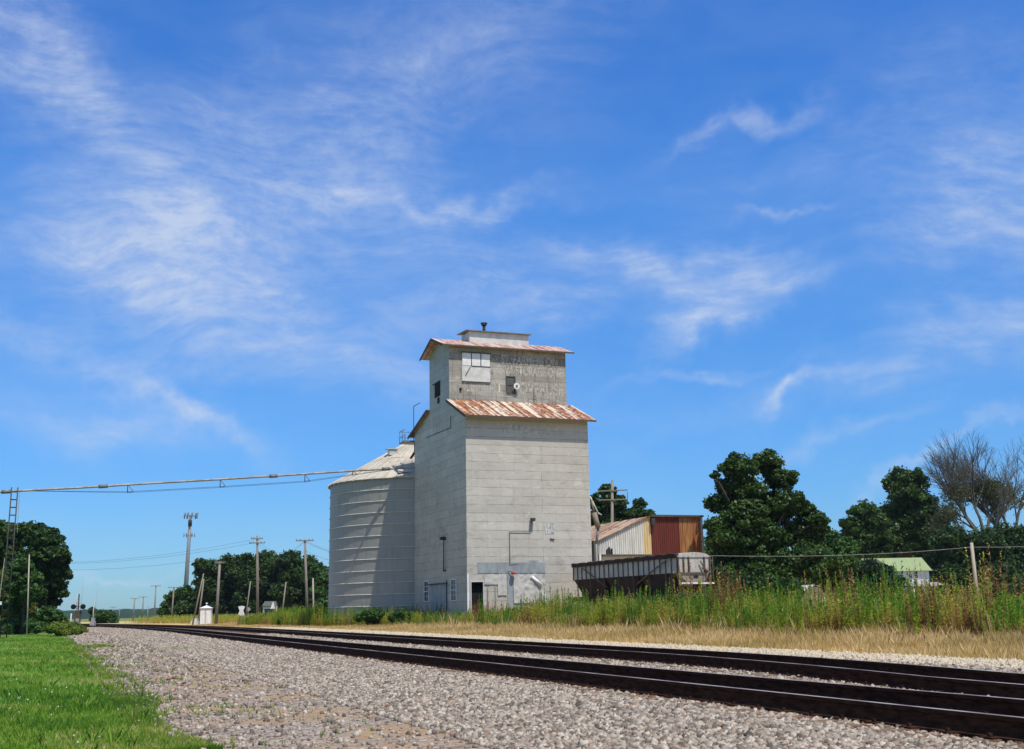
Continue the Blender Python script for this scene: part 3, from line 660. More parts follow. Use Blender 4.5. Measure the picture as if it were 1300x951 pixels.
# front wall details
gx0, gz1 = fr(606.3, 714.2); gx1, gz0 = fr(692, 727.3)
mb = MB(); mb.box((gx0, -.028, gz0), (gx1, -.008, gz1)); x2, z2 = fr(671.5, 711.5); x3, _ = fr(683.5, 711.5); mb.box((x2, -.026, gz1), (x3, -.009, z2))
x2, z2 = fr(643.3, 727.5); x3, _ = fr(650.8, 727.5); mb.box((x2, -.03, .0), (x3, -.008, gz0-.004)); mb.build('grey_patch', M['greypatch'], el, label='bare grey sheet band and strip on the front wall')
# crinkled white sheeting along the foot of the front wall
def crinkle(x0, x1, z0, z1, nx, nz, amp, seed):
    rs = np.random.default_rng(seed); m = MB()
    Z = rs.normal(size=(nz+1, nx+1)); Z = (Z+np.roll(Z, 1, 0)+np.roll(Z, 1, 1))/3
    for j in range(nz+1):
        for i in range(nx+1):
            ztop = z1 + (rs.normal()*.05 if j == nz else 0); m.v.append((x0+(x1-x0)*i/nx, -.05-abs(Z[j, i])*amp, z0+(ztop-z0)*j/nz))
    for j in range(nz):
        for i in range(nx): a = j*(nx+1)+i; m.f.append((a, a+1, a+nx+2, a+nx+1)); m.sm.append(True)
    return m
wx0 = dx1+t+.01; wx1, wz = fr(642.8, 728); bz0 = fr(630, 756)[1]
crinkle(wx0+1.1, wx1, bz0, wz-.06, 14, 10, .05, 4).build('white_sheeting', M['sheeting'], el)
wx2 = fr(651.2, 728)[0]; wx3 = fr(692, 728)[0]
crinkle(wx2, wx3, bz0-.6, wz-.08, 26, 16, .07, 9).build('white_sheeting', M['sheeting'], el)
crinkle(wx0, wx0+1.1, dz1-.2, wz-.06, 6, 6, .05, 3).build('white_sheeting', M['sheeting'], el)
mb = MB(); zc = fr(606, 727.6)[1]; mb.box((.0, -.03, .4), (.13, -.006, gz0)); mb.build('corner_trim', M['white'], el)
cx_, cza = fr(646.5, 674.8); cxb, czb = fr(673.8, 674.8); cxt, czt = fr(674.3, 661)
czl = fr(647, 716)[1]
mb = MB(); mb.path([(cx_, -.07, czl), (cx_, -.07, cza), (cxb, -.07, cza), (cxt, -.07, czt)], .028, 6); mb.build('conduit', M['steel'], el)
mb = MB(); mb.box((cxt-.12, -.42, czt-.05), (cxt+.2, -.1, czt+.18)); mb.tube((cxt, -.1, czt), (cxt, -.01, czt), .05, .05, 6); mb.build('yard_lamp', M['darkmetal'], el)
rx_, rz_ = fr(650, 728.5); mb = MB(); mb.lathe([(.001, rz_+.2), (.1, rz_+.18), (.17, rz_+.08), (.19, rz_-.02), (.1, rz_-.05)], (rx_, -.3), 14); mb.tube((rx_-.35, -.06, rz_+.2), (rx_, -.25, rz_+.15), .03, .03, 6); mb.build('red_lamp_hood', M['red'], el)
tl, tt = fr(691.5, 664); tr_, tb = fr(703.5, 687)
def mottled():
    m, nt, b, co = material('flaking_patch'); n = nt.noise(nt.mapping(co, (1.2, 1, .45)), 3.2, 5, .75, 1.2)
    nt.l.new(nt.mix(nt.step(n, .5, .56), (.50, .49, .46), (.16, .19, .20)), b.inputs['Base Color']); return m
mb = MB(); mb.box((tl, -.02, tb+.55), (tr_, -.006, tt)); mb.build('flaking_patch', mottled(), el)
hx, hz = fr(701, 684.5); mb = MB(); mb.tube((hx-.2, -.05, hz+.02), (hx+.15, -.07, hz-.03), .04, .05, 6); mb.build('hook', M['darkmetal'], el)
fx0, fz0 = fr(674, 732); fx1, fz1 = fr(686, 743)
mb = MB(); mb.tube((fx0, -.14, fz0), (fx1, -.14, fz1), .12, .16, 8); mb.build('folded_sheet', M['white'], el)

# faded painted lettering
def paint_mat(name, col, lo, hi, under=(.3, .28, .23)):
    m, nt, b, co = material(name); n = nt.noise(nt.mapping(co, (3, 3, 1)), 2.2, 6, .75)
    nt.l.new(nt.mix(nt.step(n, lo, hi), under, col), b.inputs['Base Color']); b.inputs['Roughness'].default_value = .8
    tr = nt.new('ShaderNodeBsdfTransparent'); mx = nt.new('ShaderNodeMixShader'); nt.set(mx, 0, nt.math('MULTIPLY', nt.step(nt.noise(nt.mapping(co, (4, 4, 1.3)), 3.1, 6, .75), lo, hi), .9))
    nt.l.new(tr.outputs[0], mx.inputs[1]); nt.l.new(b.outputs[0], mx.inputs[2]); nt.l.new(mx.outputs[0], nt.n['Material Output'].inputs[0]); return m
def lettering(txt, x0, x1, z0, h, y, mat):
    cu = bpy.data.curves.new('lettering', 'FONT'); cu.body = txt; cu.size = 1; cu.offset = .03; cu.extrude = 0
    o = bpy.data.objects.new('lettering_tmp', cu); COL.objects.link(o); dg = bpy.context.evaluated_depsgraph_get(); dg.update()
    me = bpy.data.meshes.new_from_object(o.evaluated_get(dg)); COL.objects.unlink(o); bpy.data.objects.remove(o)
    n = len(me.vertices); c = np.empty(n*3, np.float32); me.vertices.foreach_get('co', c); c = c.reshape(-1, 3)
    mn, mxx = c.min(0), c.max(0); X = (c[:, 0]-mn[0])/(mxx[0]-mn[0])*(x1-x0)+x0; Z = (c[:, 1]-mn[1])/(mxx[1]-mn[1])*h+z0
    me.vertices.foreach_set('co', np.stack([X, np.full(n, y), Z], 1).astype(np.float32).ravel()); me.update(); me.name = 'painted_lettering'
    return link('painted_lettering', me, mat, el)
pd = paint_mat('faded_dark_paint', (.05, .05, .045), .42, .6, (.10, .095, .08)); pl = paint_mat('faded_light_paint', (.52, .49, .42), .36, .56, (.45, .42, .35))
ce = cf(640, 446)[1]-.02
mb = MB(); xx0 = cf(626, 460)[0]; mb.poly([(xx0, CS0-.003, cf(640, 463)[1]), (W-.1, CS0-.003, cf(640, 463)[1]), (W-.1, CS0-.003, ce-.3), (xx0, CS0-.003, ce-.3)]); mb.build('lettering_band', paint_mat('dark_band', (.12, .115, .10), .42, .66, (.2, .19, .16)), el)
zr = cf(640, 462)[1]; lettering('ST. FARMERS ON', cf(636, 455)[0], W-.75, zr+.02, .78, CS0-.006, pl)
zr = cf(640, 475)[1]; lettering('SERVA STORAGE ONE', cf(627, 470)[0], W-.35, zr-.05, .82, CS0-.006, pl)
zr = cf(600, 497.5)[1]; lettering('CEMENT', cf(588, 495)[0], cf(638, 495)[0], zr, .95, CS0-.006, pl)
zr = cf(660, 500)[1]; lettering('OVERUSE', cf(659, 495)[0], W-.3, zr, 1.0, CS0-.006, pl)
zr = fr(660, 549.5)[1]; lettering('VETTE II LICK', fr(634, 545)[0], fr(708, 545)[0], zr-.1, .85, -.012, paint_mat('faded_wall_letters', (.60, .585, .545), .46, .62, (.55, .535, .5)))
# catwalk and rails at the rear roof, above the bin
cy, cz_ = L_+.6, sd(524, 562)[1]
mb = MB(); mb.box((-.9, cy-.5, cz_), (1.8, cy+1.3, cz_+.12)); cw = mb.build('catwalk', M['steel'], el)
mb = MB()
for x, y in ((-.85, cy-.45), (-.85, cy+.4), (-.85, cy+1.25), (.9, cy+1.25), (1.75, cy+1.25)): mb.tube((x, y, cz_+.1), (x, y, cz_+1.15), .03, .03, 5)
for h in (.6, 1.12): mb.path([(-.85, cy-.45, cz_+h), (-.85, cy+1.25, cz_+h), (1.75, cy+1.25, cz_+h)], .03, 5)
mb.build('handrail', M['steel'], cw)
zt = sd(524, 515)[1]; mb = MB(); mb.path([(.2, L_+.95, cz_+.1), (.2, L_+.95, zt), (.2, L_-1.0, zt)], .035, 5); mb.tube((.2, L_-.1, zt-3.2), (.2, L_-.1, zt-2.0), .13, .13, 8); mb.tube((.2, L_+.4, zt-4.2), (.2, L_+.4, zt-3.4), .14, .14, 8)
mb.build('leg_pipework', M['darkmetal'], el)
mb = MB(); mb.tube((.5, cy+.9, cz_-.7), (.1, cy+1.1, cz_-1.3), .13, .1, 8); mb.tube((.9, cy+.5, cz_), (.5, cy+.9, cz_-.75), .16, .13, 8); mb.build('spout', M['darkmetal'], el)

# ------------------------------------------------------------------ steel grain bin
BY = 111.5
bl = P(420.8, 700, BY); bc = P(531, 700, BY); BR = bc[0]-bl[0]+.1
bc[2] = .1; BZ = P(421, 620, BY)[2]-.1
gb = empty('grain_bin', bc, TH, label='large round grey steel grain bin with a pale conical roof behind the elevator', category='grain bin')
prof = []
k = 13
for i in range(k+1): prof.append((BR+(.012 if i % 2 else 0), -.2 + (BZ+.2)*i/k))
mb = MB(); mb.lathe(prof, (0, 0), 96)
def bin_mat():
    m, nt, b, co = material('bin_wall_sheet')
    sp = nt.new('ShaderNodeSeparateXYZ'); nt.l.new(co, sp.inputs[0])
    ang = nt.math('MULTIPLY', nt.math('ARCTAN2', sp.outputs[1], sp.outputs[0]), BR)
    cb = nt.new('ShaderNodeCombineXYZ'); nt.l.new(ang, cb.inputs[0]); nt.l.new(nt.math('ADD', sp.outputs[2], .2), cb.inputs[1])
    br = nt.new('ShaderNodeTexBrick'); nt.l.new(cb.outputs[0], br.inputs['Vector']); br.inputs['Color1'].default_value = (0,0,0,1); br.inputs['Color2'].default_value = (1,1,1,1)
    br.inputs['Scale'].default_value = 1; br.inputs['Mortar Size'].default_value = .02; br.inputs['Mortar Smooth'].default_value = .3; br.inputs['Brick Width'].default_value = 2.7; br.inputs['Row Height'].default_value = (BZ+.2)/k
    t = nt.new('ShaderNodeRGBToBW'); nt.l.new(br.outputs['Color'], t.inputs[0])
    st = nt.noise(nt.mapping(co, (4, 4, .25)), 1, 6, .6)
    c = nt.mix(nt.math('MULTIPLY', t.outputs[0], .5), (.33,.315,.28), (.265,.255,.225)); c = nt.mix(nt.math('MULTIPLY', nt.step(st, .5, .75), .5), c, (.19,.19,.18))
    c = nt.mix(nt.math('MULTIPLY', br.outputs['Fac'], .6), c, (.10,.10,.105)); nt.l.new(c, b.inputs['Base Color']); b.inputs['Roughness'].default_value = .5; b.inputs['Metallic'].default_value = .25
    cor = nt.math('SINE', nt.math('MULTIPLY', sp.outputs[2], 60)); bump(nt, b, cor, .25, .02)
    return m
mb.build('wall', bin_mat(), gb)
for i in range(1, k):
    z = -.2+(BZ+.2)*i/k; mb = MB(); mb.lathe([(BR+.005, z+.045), (BR+.075, z+.015), (BR+.075, z-.015), (BR+.005, z-.03)], (0, 0), 96); mb.build('hoop', M['hoop'], gb)
AP = P(527, 563, BY)[2]-.1; rt = 1.2
zr0 = BZ+.02; 
def rz_at(r_): return zr0+(AP-zr0)*(1-(r_-rt)/(BR+.2-rt))
mb = MB(); mb.lathe([(BR+.2, zr0-.06), (BR+.2, zr0), (rt, AP), (.01, AP+.1)], (0, 0), 96, smooth=False); rf = mb.build('roof', M['bin_roof'], gb)
mb = MB()
for i in range(48):
    t_ = 2*math.pi*i/48; c_, s_ = math.cos(t_), math.sin(t_); p0 = (c_*(BR+.22), s_*(BR+.22), zr0+.03); p1 = (c_*rt, s_*rt, AP+.03); mb.tube(p0, p1, .045, .045, 4, smooth=False)
for i in range(48):
    t_ = 2*math.pi*i/48; c_, s_ = math.cos(t_), math.sin(t_); mb.tube((c_*(BR+.1), s_*(BR+.1), zr0-.12), (c_*(BR+.3), s_*(BR+.3), zr0-.02), .07, .05, 5)
mb.build('roof_rib', M['bin_roof'], rf)
mb = MB(); mb.lathe([(BR*.55, rz_at(BR*.55)+.02), (BR*.55-.03, rz_at(BR*.55)+.09), (BR*.55-.06, rz_at(BR*.55)+.06)], (0, 0), 64); mb.build('roof_ring', M['roof_pink'], rf)
# roof hatch, vents
def on_bin(x, y):                      # local point on the bin roof seen at the pixel: march the ray
    r_ = ray(x, y); r_ = r_/np.linalg.norm(r_)
    for t_ in np.arange(90, 130, .05):
        q = CAM+r_*t_-bc; rad = math.hypot(q[0], q[1])
        if rad < BR+.2 and q[2] < rz_at(max(rad, rt)): break
    return q[0]*math.cos(TH)+q[1]*math.sin(TH), -q[0]*math.sin(TH)+q[1]*math.cos(TH), q[2]
q = np.array(on_bin(498, 577)); mb = MB(); mb.box(q-[.35,.35,.1], q+[.35,.35,.45]); mb.box(q+[-.6,-.45,.45], q+[.5,.45,.52]); mb.build('roof_vent', M['galv_bright'], gb)
q = np.array(on_bin(515, 600)); mb = MB(); slab(mb, [q+[-.7,-.2,.02], q+[.7,-.2,.02], q+[.7,.2,.18], q+[-.7,.2,.18]], .12); mb.build('roof_hatch', M['galv_bright'], gb)

# ------------------------------------------------------------------ overhead pipe on its mast
pe = A0 + UD*sd(526.5, 620)[0] + VD*(-.05)
pA = pe.copy(); pA[2] = onpl(526.3, 593.3, pe, VD)[2]
def on_pipe(x, y): a, b, z = onpl(x, y, pe, VD); return pe*np.array([1,1,0])+VD*a+np.array([0,0,z])
pts = [on_pipe(526.5, 593.3)+VD*.3, on_pipe(450, 597.6), on_pipe(380, 602.3), on_pipe(280, 608.6), on_pipe(180, 614.3), on_pipe(100, 619.3), on_pipe(20, 623.5)]
e_ = pts[-1]+(pts[-1]-pts[-2])*2.2; pts.append(e_)
org = pts[0].copy(); lp = [p-org for p in pts]
op = empty('overhead_pipe', org, label='long thin pale conveying pipe spanning the tracks from mast to elevator', category='pipe')
mb = MB(); mb.path(lp, .088, 10); mb.build('pipe', M['pipe'], op)
for x in (131, 347, 490, 8):
    ys = np.interp(x, [8, 100, 180, 280, 380, 450, 526], [624.2, 619.3, 614.3, 608.6, 602.3, 597.6, 593.3]); q = on_pipe(x, ys)-org; dv = (lp[3]-lp[2]); dv /= np.linalg.norm(dv)
    mb = MB(); mb.tube(q-dv*.35, q+dv*.35, .16, .16, 10); mb.build('coupling', M['steel'], op)
sp_ = [(162, 615.3, 625.5), (279.5, 608.6, 619), (387, 601.6, 612), (447.5, 597.8, 603.5)]
lows = []
for x, ya, yb3 in sp_:
    a = on_pipe(x, ya)-org; b = on_pipe(x, yb3)-org; dv = VD*.28; mb = MB()
    mb.tube(a, b, .035, .035, 6); mb.tube(a+UD*.1, b+VD*.45+UD*.15+np.array([0, 0, .12]), .02, .02, 5); mb.tube(b, b+VD*.45+UD*.15+np.array([0, 0, .12]), .02, .02, 5); mb.build('spreader', M['darkmetal'], op); lows.append(b)
for k_, dz in ((0, 0), (1, .1)):
    a = on_pipe(40, 623.5)-org; z = on_pipe(500, 595.5)-org; off = UD*.25*k_+np.array([0, 0, dz]); mb = MB()
    mb.path([a]+[l+off for l in lows]+[z], .014, 4); mb.build('truss_cable', M['wire'], op)
ml = on_pipe(14.5, 623); mr = on_pipe(22.5, 622); mbase = (ml+mr)/2; mbase[2] = 0; mt = ml[2]+.25
ms = empty('lattice_mast', mbase, TH, label='narrow dark ladder-like steel mast carrying the left end of the long pipe', category='mast')
hw = np.linalg.norm((mr-ml)[:2])/2
for s1, s2 in ((-1, -1), (1, -1), (-1, 1), (1, 1)): mb = MB(); mb.tube((s1*hw, s2*hw, -.1), (s1*hw, s2*hw, mt), .045, .045, 6); mb.build('leg', M['darkmetal'], ms)
z = .3
while z < mt-.1:
    mb = MB()
    for a, b in (((-1,-1),(1,-1)), ((1,-1),(1,1)), ((1,1),(-1,1)), ((-1,1),(-1,-1))): mb.tube((a[0]*hw, a[1]*hw, z), (b[0]*hw, b[1]*hw, z), .028, .028, 5)
    z += .6; mb.build('rung', M['darkmetal'], ms)
mb = MB(); mb.path([(hw+.15, 0, mt-.4), (hw+.2, 0, mt-3.5)], .015, 4); mb.build('hanging_cable', M['woodpale'], ms); mb = MB(); mb.path([(-hw-.1, -.1, 6.0), (-hw-.25, -.1, 2.7)], .03, 5); mb.build('hanging_cable', M['woodpale'], ms)
mb = MB(); mb.box((-hw-.25, -.2, 2.5), (-hw-.05, 0, 2.75)); mb.build('lamp', M['white'], ms)

# ------------------------------------------------------------------ hopper car on the siding
HA = P(862, 745, 76.0); HA[2] = .15; H0 = HA.copy()
HW = onpl(901.5, 735, H0, VD)[0]; HL = onpl(728, 735, H0, UD)[1]
zc_ = lambda x, y: onpl(x, y, H0, VD)[2]-H0[2]
ht = zc_(862, 706.5); hb_ = zc_(862, 727); hs = zc_(862, 741); hr = zc_(880, 701)
hc = empty('hopper_car', HA, TH, label='old covered railway hopper car with ribbed grey sides, dark below, standing in weeds', category='railway car')
def car_mat(name, a, b_, rust, th=(.52, .66)):
    m, nt, b, co = material(name); n = nt.noise(co, .8, 6, .65); n2 = nt.noise(nt.mapping(co, (3, 3, .5)), 2.2, 6, .7)
    c = nt.mix(nt.step(n, .35, .65), a, b_); c = nt.mix(nt.step(n2, *th), c, rust); nt.l.new(c, b.inputs['Base Color']); b.inputs['Roughness'].default_value = .65
    bump(nt, b, n, .3, .06); return m
M['car_side'] = car_mat('car_grey_side', (.47,.45,.40), (.34,.335,.32), (.17,.12,.09), (.56,.72))
M['car_end'] = car_mat('car_pale_end', (.47,.45,.41), (.37,.35,.31), (.24,.18,.13), (.5, .68))
M['car_slope'] = car_mat('car_slope_sheet', (.30,.26,.21), (.22,.19,.155), (.12,.085,.06))
M['car_low'] = simple('car_dark_underside', (.045,.024,.022), (.024,.015,.014), 2.5, .85)
M['car_rib'] = simple('car_rib', (.085,.062,.052), (.13,.10,.085), 3, .7)
each([[(0, 0, hb_), (0, HL, hb_), (0, HL, ht), (0, 0, ht)], [(HW, 0, hb_), (HW, HL, hb_), (HW, HL, ht), (HW, 0, ht)]], 'side_sheet', M['car_side'], hc)
each([[(0, y, hb_), (HW, y, hb_), (HW, y, ht), (0, y, ht)] for y in (0, HL)], 'end_wall', M['car_end'], hc)
nr = 14; arc = [(HW*.5-HW*.5*math.cos(math.pi*i/nr)-(0 if 0 < i < nr else (.05 if i == 0 else -.05)), ht+(hr-ht)*math.sin(math.pi*i/nr)) for i in range(nr+1)]
mb = MB(); mb.prism([(arc[0][0], ht-.05)]+arc+[(arc[-1][0], ht-.05)], 'y', -.06, HL+.06); mb.build('roof', M['car_end'], hc)
mb = MB()
for i in range(60):                    # bent running board and tarp edge along the roof
    y0_, y1_ = HL*i/60, HL*(i+1)/60; w = .05+.07*abs(math.sin(i*.55))+.05*abs(math.sin(i*1.7)); w2 = .05+.07*abs(math.sin((i+1)*.55))+.05*abs(math.sin((i+1)*1.7))
    mb.hexa([(-.14, y0_, ht-.07), (.06, y0_, ht-.07), (.06, y1_, ht-.07), (-.14, y1_, ht-.07), (-.14, y0_, ht+.06+w), (.10, y0_, ht+.10+w), (.10, y1_, ht+.10+w2), (-.14, y1_, ht+.06+w2)])
mb.build('top_plate', M['car_low'], hc)
for i in range(22):
    y = .05+(HL-.15)*i/21; low = hs-.55 if i % 3 == 2 or i in (1,) else hb_-.05
    mb = MB(); mb.box((-.07, y-.028, low), (-.003, y+.028, ht-.075)); mb.build('side_rib', M['car_rib'], hc)
sill = hs-.95
mb = MB(); mb.box((-.08, -.3, sill), (.1, HL+.3, sill+.35)); mb.box((HW-.1, -.3, sill), (HW+.08, HL+.3, sill+.35)); mb.box((-.08, -.45, sill-.02), (HW+.08, -.3, sill+.4)); mb.box((HW/2-.25, -1.0, sill-.1), (HW/2+.25, HL+1.0, sill+.3)); mb.build('frame', M['car_low'], hc)
for (y0_, y1_) in ((.45, HL*.34), (HL*.34, HL*.66), (HL*.66, HL)):     # hopper bays tapering to their gates
    ym = (y0_+y1_)/2; mb = MB(); mb.hexa([(HW*.28, ym-.55, .85), (HW*.72, ym-.55, .85), (HW*.72, ym+.55, .85), (HW*.28, ym+.55, .85), (.03, y0_+.05, hb_), (HW-.03, y0_+.05, hb_), (HW-.03, y1_-.05, hb_), (.03, y1_-.05, hb_)])
    mb.build('hopper_bay', M['car_low'], hc)
# end slope sheet, posts, ladder
mb = MB(); mb.hexa([(HW*.24, -.07, hs+.08), (HW*.80, -.07, hs+.08), (HW*.80, .9, hs+.08), (HW*.24, .9, hs+.08), (.02, -.06, hb_-.02), (HW-.02, -.06, hb_-.02), (HW-.02, .5, hb_-.02), (.02, .5, hb_-.02)]); mb.build('end_slope_sheet', M['car_slope'], hc)
mb = MB(); mb.box((HW*.46, -.1, hs+.36), (HW*.6, -.066, hs+.5)); mb.build('end_opening', M['black'], hc)
for x in (.0, .17, .33, .83, 1.0):
    mb = MB(); mb.box((HW*x-.035, -.12, sill+.3 if x in (0., 1.) else hb_), (HW*x+.035, -.006, ht-.02)); mb.build('end_post', M['car_rib'], hc)
mb = MB(); mb.box((-.02, -.14, hb_-.06), (HW+.02, -.045, hb_+.02)); mb.build('end_rail', M['car_rib'], hc)
mb = MB(); mb.box((-.1, -.55, hs-.04), (HW*.47, -.2, hs+.07)); mb.box((HW*.55, -.55, hs-.04), (HW+.02, -.2, hs+.05)); mb.build('end_platform', M['white'], hc)
mb = MB()
for dx in (-.16, .16): mb.tube((HW+.1, -.1+dx, sill), (HW+.1, -.1+dx, ht+.05), .02, .02, 5)
for i in range(9): z = sill+.2+i*.35; mb.tube((HW+.1, -.26, z), (HW+.1, .06, z), .018, .018, 5)
mb.build('ladder', M['car_rib'], hc)
x_a, z_a = onpl(887.5, 712, H0, VD)[0], zc_(887.5, 712); x_b, z_b = onpl(896, 727, H0, VD)[0], zc_(896, 727)
mb = MB(); mb.tube((x_a, -.15, z_a), (x_b, -.2, z_b), .05, .05, 6); mb.tube((x_b, -.2, z_b), (x_b-.15, -.2, z_b-.7), .04, .04, 6); mb.tube((x_a+.12, -.15, z_a-.45), (x_b+.2, -.2, z_b), .06, .09, 6); mb.build('brake_gear', M['car_rib'], hc)
for (xa, ya, xb, yb4) in ((740.5, 720.5, 773, 745.5), (848, 711, 812, 741)):
    a = onpl(xa, ya, H0, UD); b = onpl(xb, yb4, H0, UD); mb = MB(); mb.tube((-.16, a[1], a[2]-H0[2]), (-.16, b[1], b[2]-H0[2]), .05, .05, 6); mb.build('diagonal_brace', M['car_rib'], hc)
def wheelset(y):
    m = MB()
    for x in (HW/2-.75, HW/2+.75):
        pr = [(.05, -.06), (.3, -.05), (.42, -.07), (.46, -.07), (.48, .0), (.44, .06), (.3, .04), (.05, .06)]
        k_ = len(m.v); n = 20
        for r_, w in pr:
            for i in range(n): t_ = 2*math.pi*i/n; m.v.append((x+w, y+r_*math.cos(t_), .58+r_*math.sin(t_)))
        for j in range(len(pr)-1):
            for i in range(n): i2 = (i+1) % n; m.f.append((k_+j*n+i, k_+j*n+i2, k_+(j+1)*n+i2, k_+(j+1)*n+i)); m.sm.append(True)
    m.tube((HW/2-.9, y, .58), (HW/2+.9, y, .58), .08, .08, 10); return m
for yc in (1.9, HL-1.9):
    mb = MB()
    for x in (HW/2-.98, HW/2+.98): mb.hexa([(x-.08, yc-.35, .35), (x+.08, yc-.35, .35), (x+.08, yc+.35, .35), (x-.08, yc+.35, .35), (x-.08, yc-1.15, .7), (x+.08, yc-1.15, .7), (x+.08, yc+1.15, .7), (x-.08, yc+1.15, .7)])
    mb.box((HW/2-1, yc-.2, .5), (HW/2+1, yc+.2, .85)); bg = mb.build('bogie', M['car_low'], hc)
    for dy in (-.87, .87): wheelset(yc+dy).build('wheelset', M['car_rib'], bg)
mb = MB(); mb.tube((HW/2, -1.0, sill+.1), (HW/2, -1.5, sill+.1), .1, .16, 8); mb.tube((HW+.0, -.5, sill+.5), (HW+.45, -1.1, sill+.25), .16, .1, 8); mb.tube((HW+.25, -.9, sill+.4), (HW+.25, -.95, sill-.5), .05, .05, 6)
mb.tube((HW/2+.3, -.45, sill+.55), (HW/2+.3, -.52, sill+.55), .28, .28, 16); mb.build('coupler_and_hoses', M['car_low'], hc)
st = empty('siding_track', H0+VD*HW/2, TH, label='overgrown siding rails under the old hopper car', category='railway track')
for x in (-.75, .75):
    mb = MB(); mb.box((x-.035, -8, -.02), (x+.035, HL+1.2, .125)); mb.build('rail', M['rail'], st)
mb = MB()
for i in range(36): mb.box((-1.3, -7.8+i*.72, -.06), (1.3, -7.56+i*.72, .004))
mb.build('tie', M['tie'], st, kind='stuff')

# ------------------------------------------------------------------ corrugated shed beyond the hopper car
SA = P(757, 700, 113.0); SA[2] = .1; S0 = SA.copy()
sp2 = lambda x, y: (onpl(x, y, S0, VD)[0], onpl(x, y, S0, VD)[2]-S0[2])
sh = empty('corrugated_shed', SA, TH, label='corrugated iron shed with white, yellow and dark red wall panels and a rusty sloping roof', category='shed')
(xa, za), (xb, zb), (xc, zcc) = sp2(757, 687.3), sp2(820, 657.2), sp2(891, 656.3)
zb2 = zb
cols = {'white': ((.66,.65,.60), (.50,.48,.43)), 'yellow': ((.60,.42,.16), (.62,.50,.30)), 'red': ((.16,.035,.022), (.11,.026,.018)), 'ochre': ((.42,.24,.09), (.26,.09,.04)), 'rust': ((.26,.085,.035), (.38,.17,.06))}
for nm, (a, b_) in cols.items(): M['panel_'+nm] = simple('corrugated_'+nm, a, b_, 1.2, .6, 0, (3, 3, .3))
def topz(x): return za+(zb-za)*(x-xa)/(xb-xa) if x < xb else zb+(zcc-zb)*(x-xb)/(xc-xb)
def corr_wall(x0, x1, mat, lab, y=0.0, z0=-.1, pitch=.23, amp=.07):
    m = MB(); n = max(2, int((x1-x0)/pitch))*4; k_ = 0
    for i in range(n+1):
        x = x0+(x1-x0)*i/n; dy = (0, 0, -amp, -amp)[i % 4]; m.v += [(x, y+dy, z0), (x, y+dy, topz(x))]
    for i in range(n): a = 2*i; m.f.append((a, a+2, a+3, a+1)); m.sm.append(False)
    return m.build('wall_panel', M[mat], sh, label=lab)
e = lambda px: sp2(px, 680)[0]
corr_wall(xa, e(817), 'panel_white', 'white corrugated panel'); corr_wall(e(817), e(826.5), 'panel_yellow', 'yellow corrugated strip', pitch=.22)
corr_wall(e(826.5), e(863), 'panel_red', 'dark red corrugated panel', pitch=.22); corr_wall(e(863), e(876), 'panel_ochre', 'ochre and rust corrugated panel', pitch=.22); corr_wall(e(876), e(890), 'panel_rust', 'rust brown corrugated panel', pitch=.22)
DS = 22
mb = MB(); mb.box((e(890), -.1, -.1), (e(892.3), .1, zcc)); mb.build('corner_trim', M['offwhite'], sh)
mb = MB(); mb.poly([(xa, 0, -.1), (xa, DS, -.1), (xa, DS, za), (xa, 0, za)]); mb.poly([(e(891), 0, -.1), (e(891), DS, -.1), (e(891), DS, zcc), (e(891), 0, zcc)]); mb.poly([(xa, DS, -.1), (e(891), DS, -.1), (e(891), DS, zcc), (xb, DS, zb), (xa, DS, za)]); mb.build('rear_wall', M['panel_rust'], sh)
mb = MB(); slab(mb, [(xa-.5, -.25, za-.25), (xb, -.25, zb+.03), (xb, DS, zb+.03), (xa-.5, DS, za-.25)], .06)
slab(mb, [(xb, -.25, zb+.03), (e(891)+.1, -.25, zcc+.03), (e(891)+.1, DS, zcc+.03), (xb, DS, zb+.03)], .06)
for i in range(1, 24):
    y = -.25+(DS+.25)*i/24
    slab(mb, [(xa-.5, y-.04, za-.19), (xb, y-.04, zb+.09), (xb, y+.04, zb+.09), (xa-.5, y+.04, za-.19)], .03)
mb.build('roof', M['barn_roof'], sh)
mb = MB(); mb.box((e(826), -.33, zcc-.02), (e(891)+.15, -.26, zcc+.14)); mb.build('roof_edge', M['wooddark'], sh)
mb = MB(); x_, z_ = sp2(826, 660); mb.box((x_-.15, -.5, z_-.5), (x_+.25, -.1, z_+.1)); mb.build('wall_box', M['darkmetal'], sh)
# small lean-to in front
LA = P(765, 712, 107.0); LA[2] = .1; L0 = LA.copy()
lo = empty('low_shed', LA, TH, label='low grey shed with a flat dark roof edge between the elevator and the hopper car', category='shed')
lx = onpl(824, 705, L0, VD)[0]; lz = onpl(764, 705.5, L0, VD)[2]-L0[2]
mb = MB(); mb.box((0, 0, -.1), (lx, 3, lz-.05)); mb.build('wall', M['offwhite'], lo)
mb = MB(); mb.box((-.15, -.35, lz-.04), (lx+.2, 3.2, lz+.1)); mb.build('roof', M['wooddark'], lo)
q = onpl(756, 715, L0, VD); mb = MB(); mb.box((q[0]-.2, -.2, -.1), (q[0]+.25, .3, onpl(756, 688, L0, VD)[2])); mb.build('grey_post', M['greenboard'], lo)
mb = MB(); a = onpl(761.8, 704, L0, VD); mb.box((a[0]-.13, -.1, -.1), (a[0]+.12, .1, a[2]-L0[2])); mb.build('corner_board', M['white'], lo)
mb = MB(); a = onpl(773, 704.5, L0, VD); z = a[2]-L0[2]
for i in range(5): mb.box((a[0]-.22+.12*i, -.1+.05*(i % 2), z+.05), (a[0]-.14+.12*i, .15, z+.45+.12*(i % 3)))
mb.build('vent_cluster', M['darkmetal'], lo)
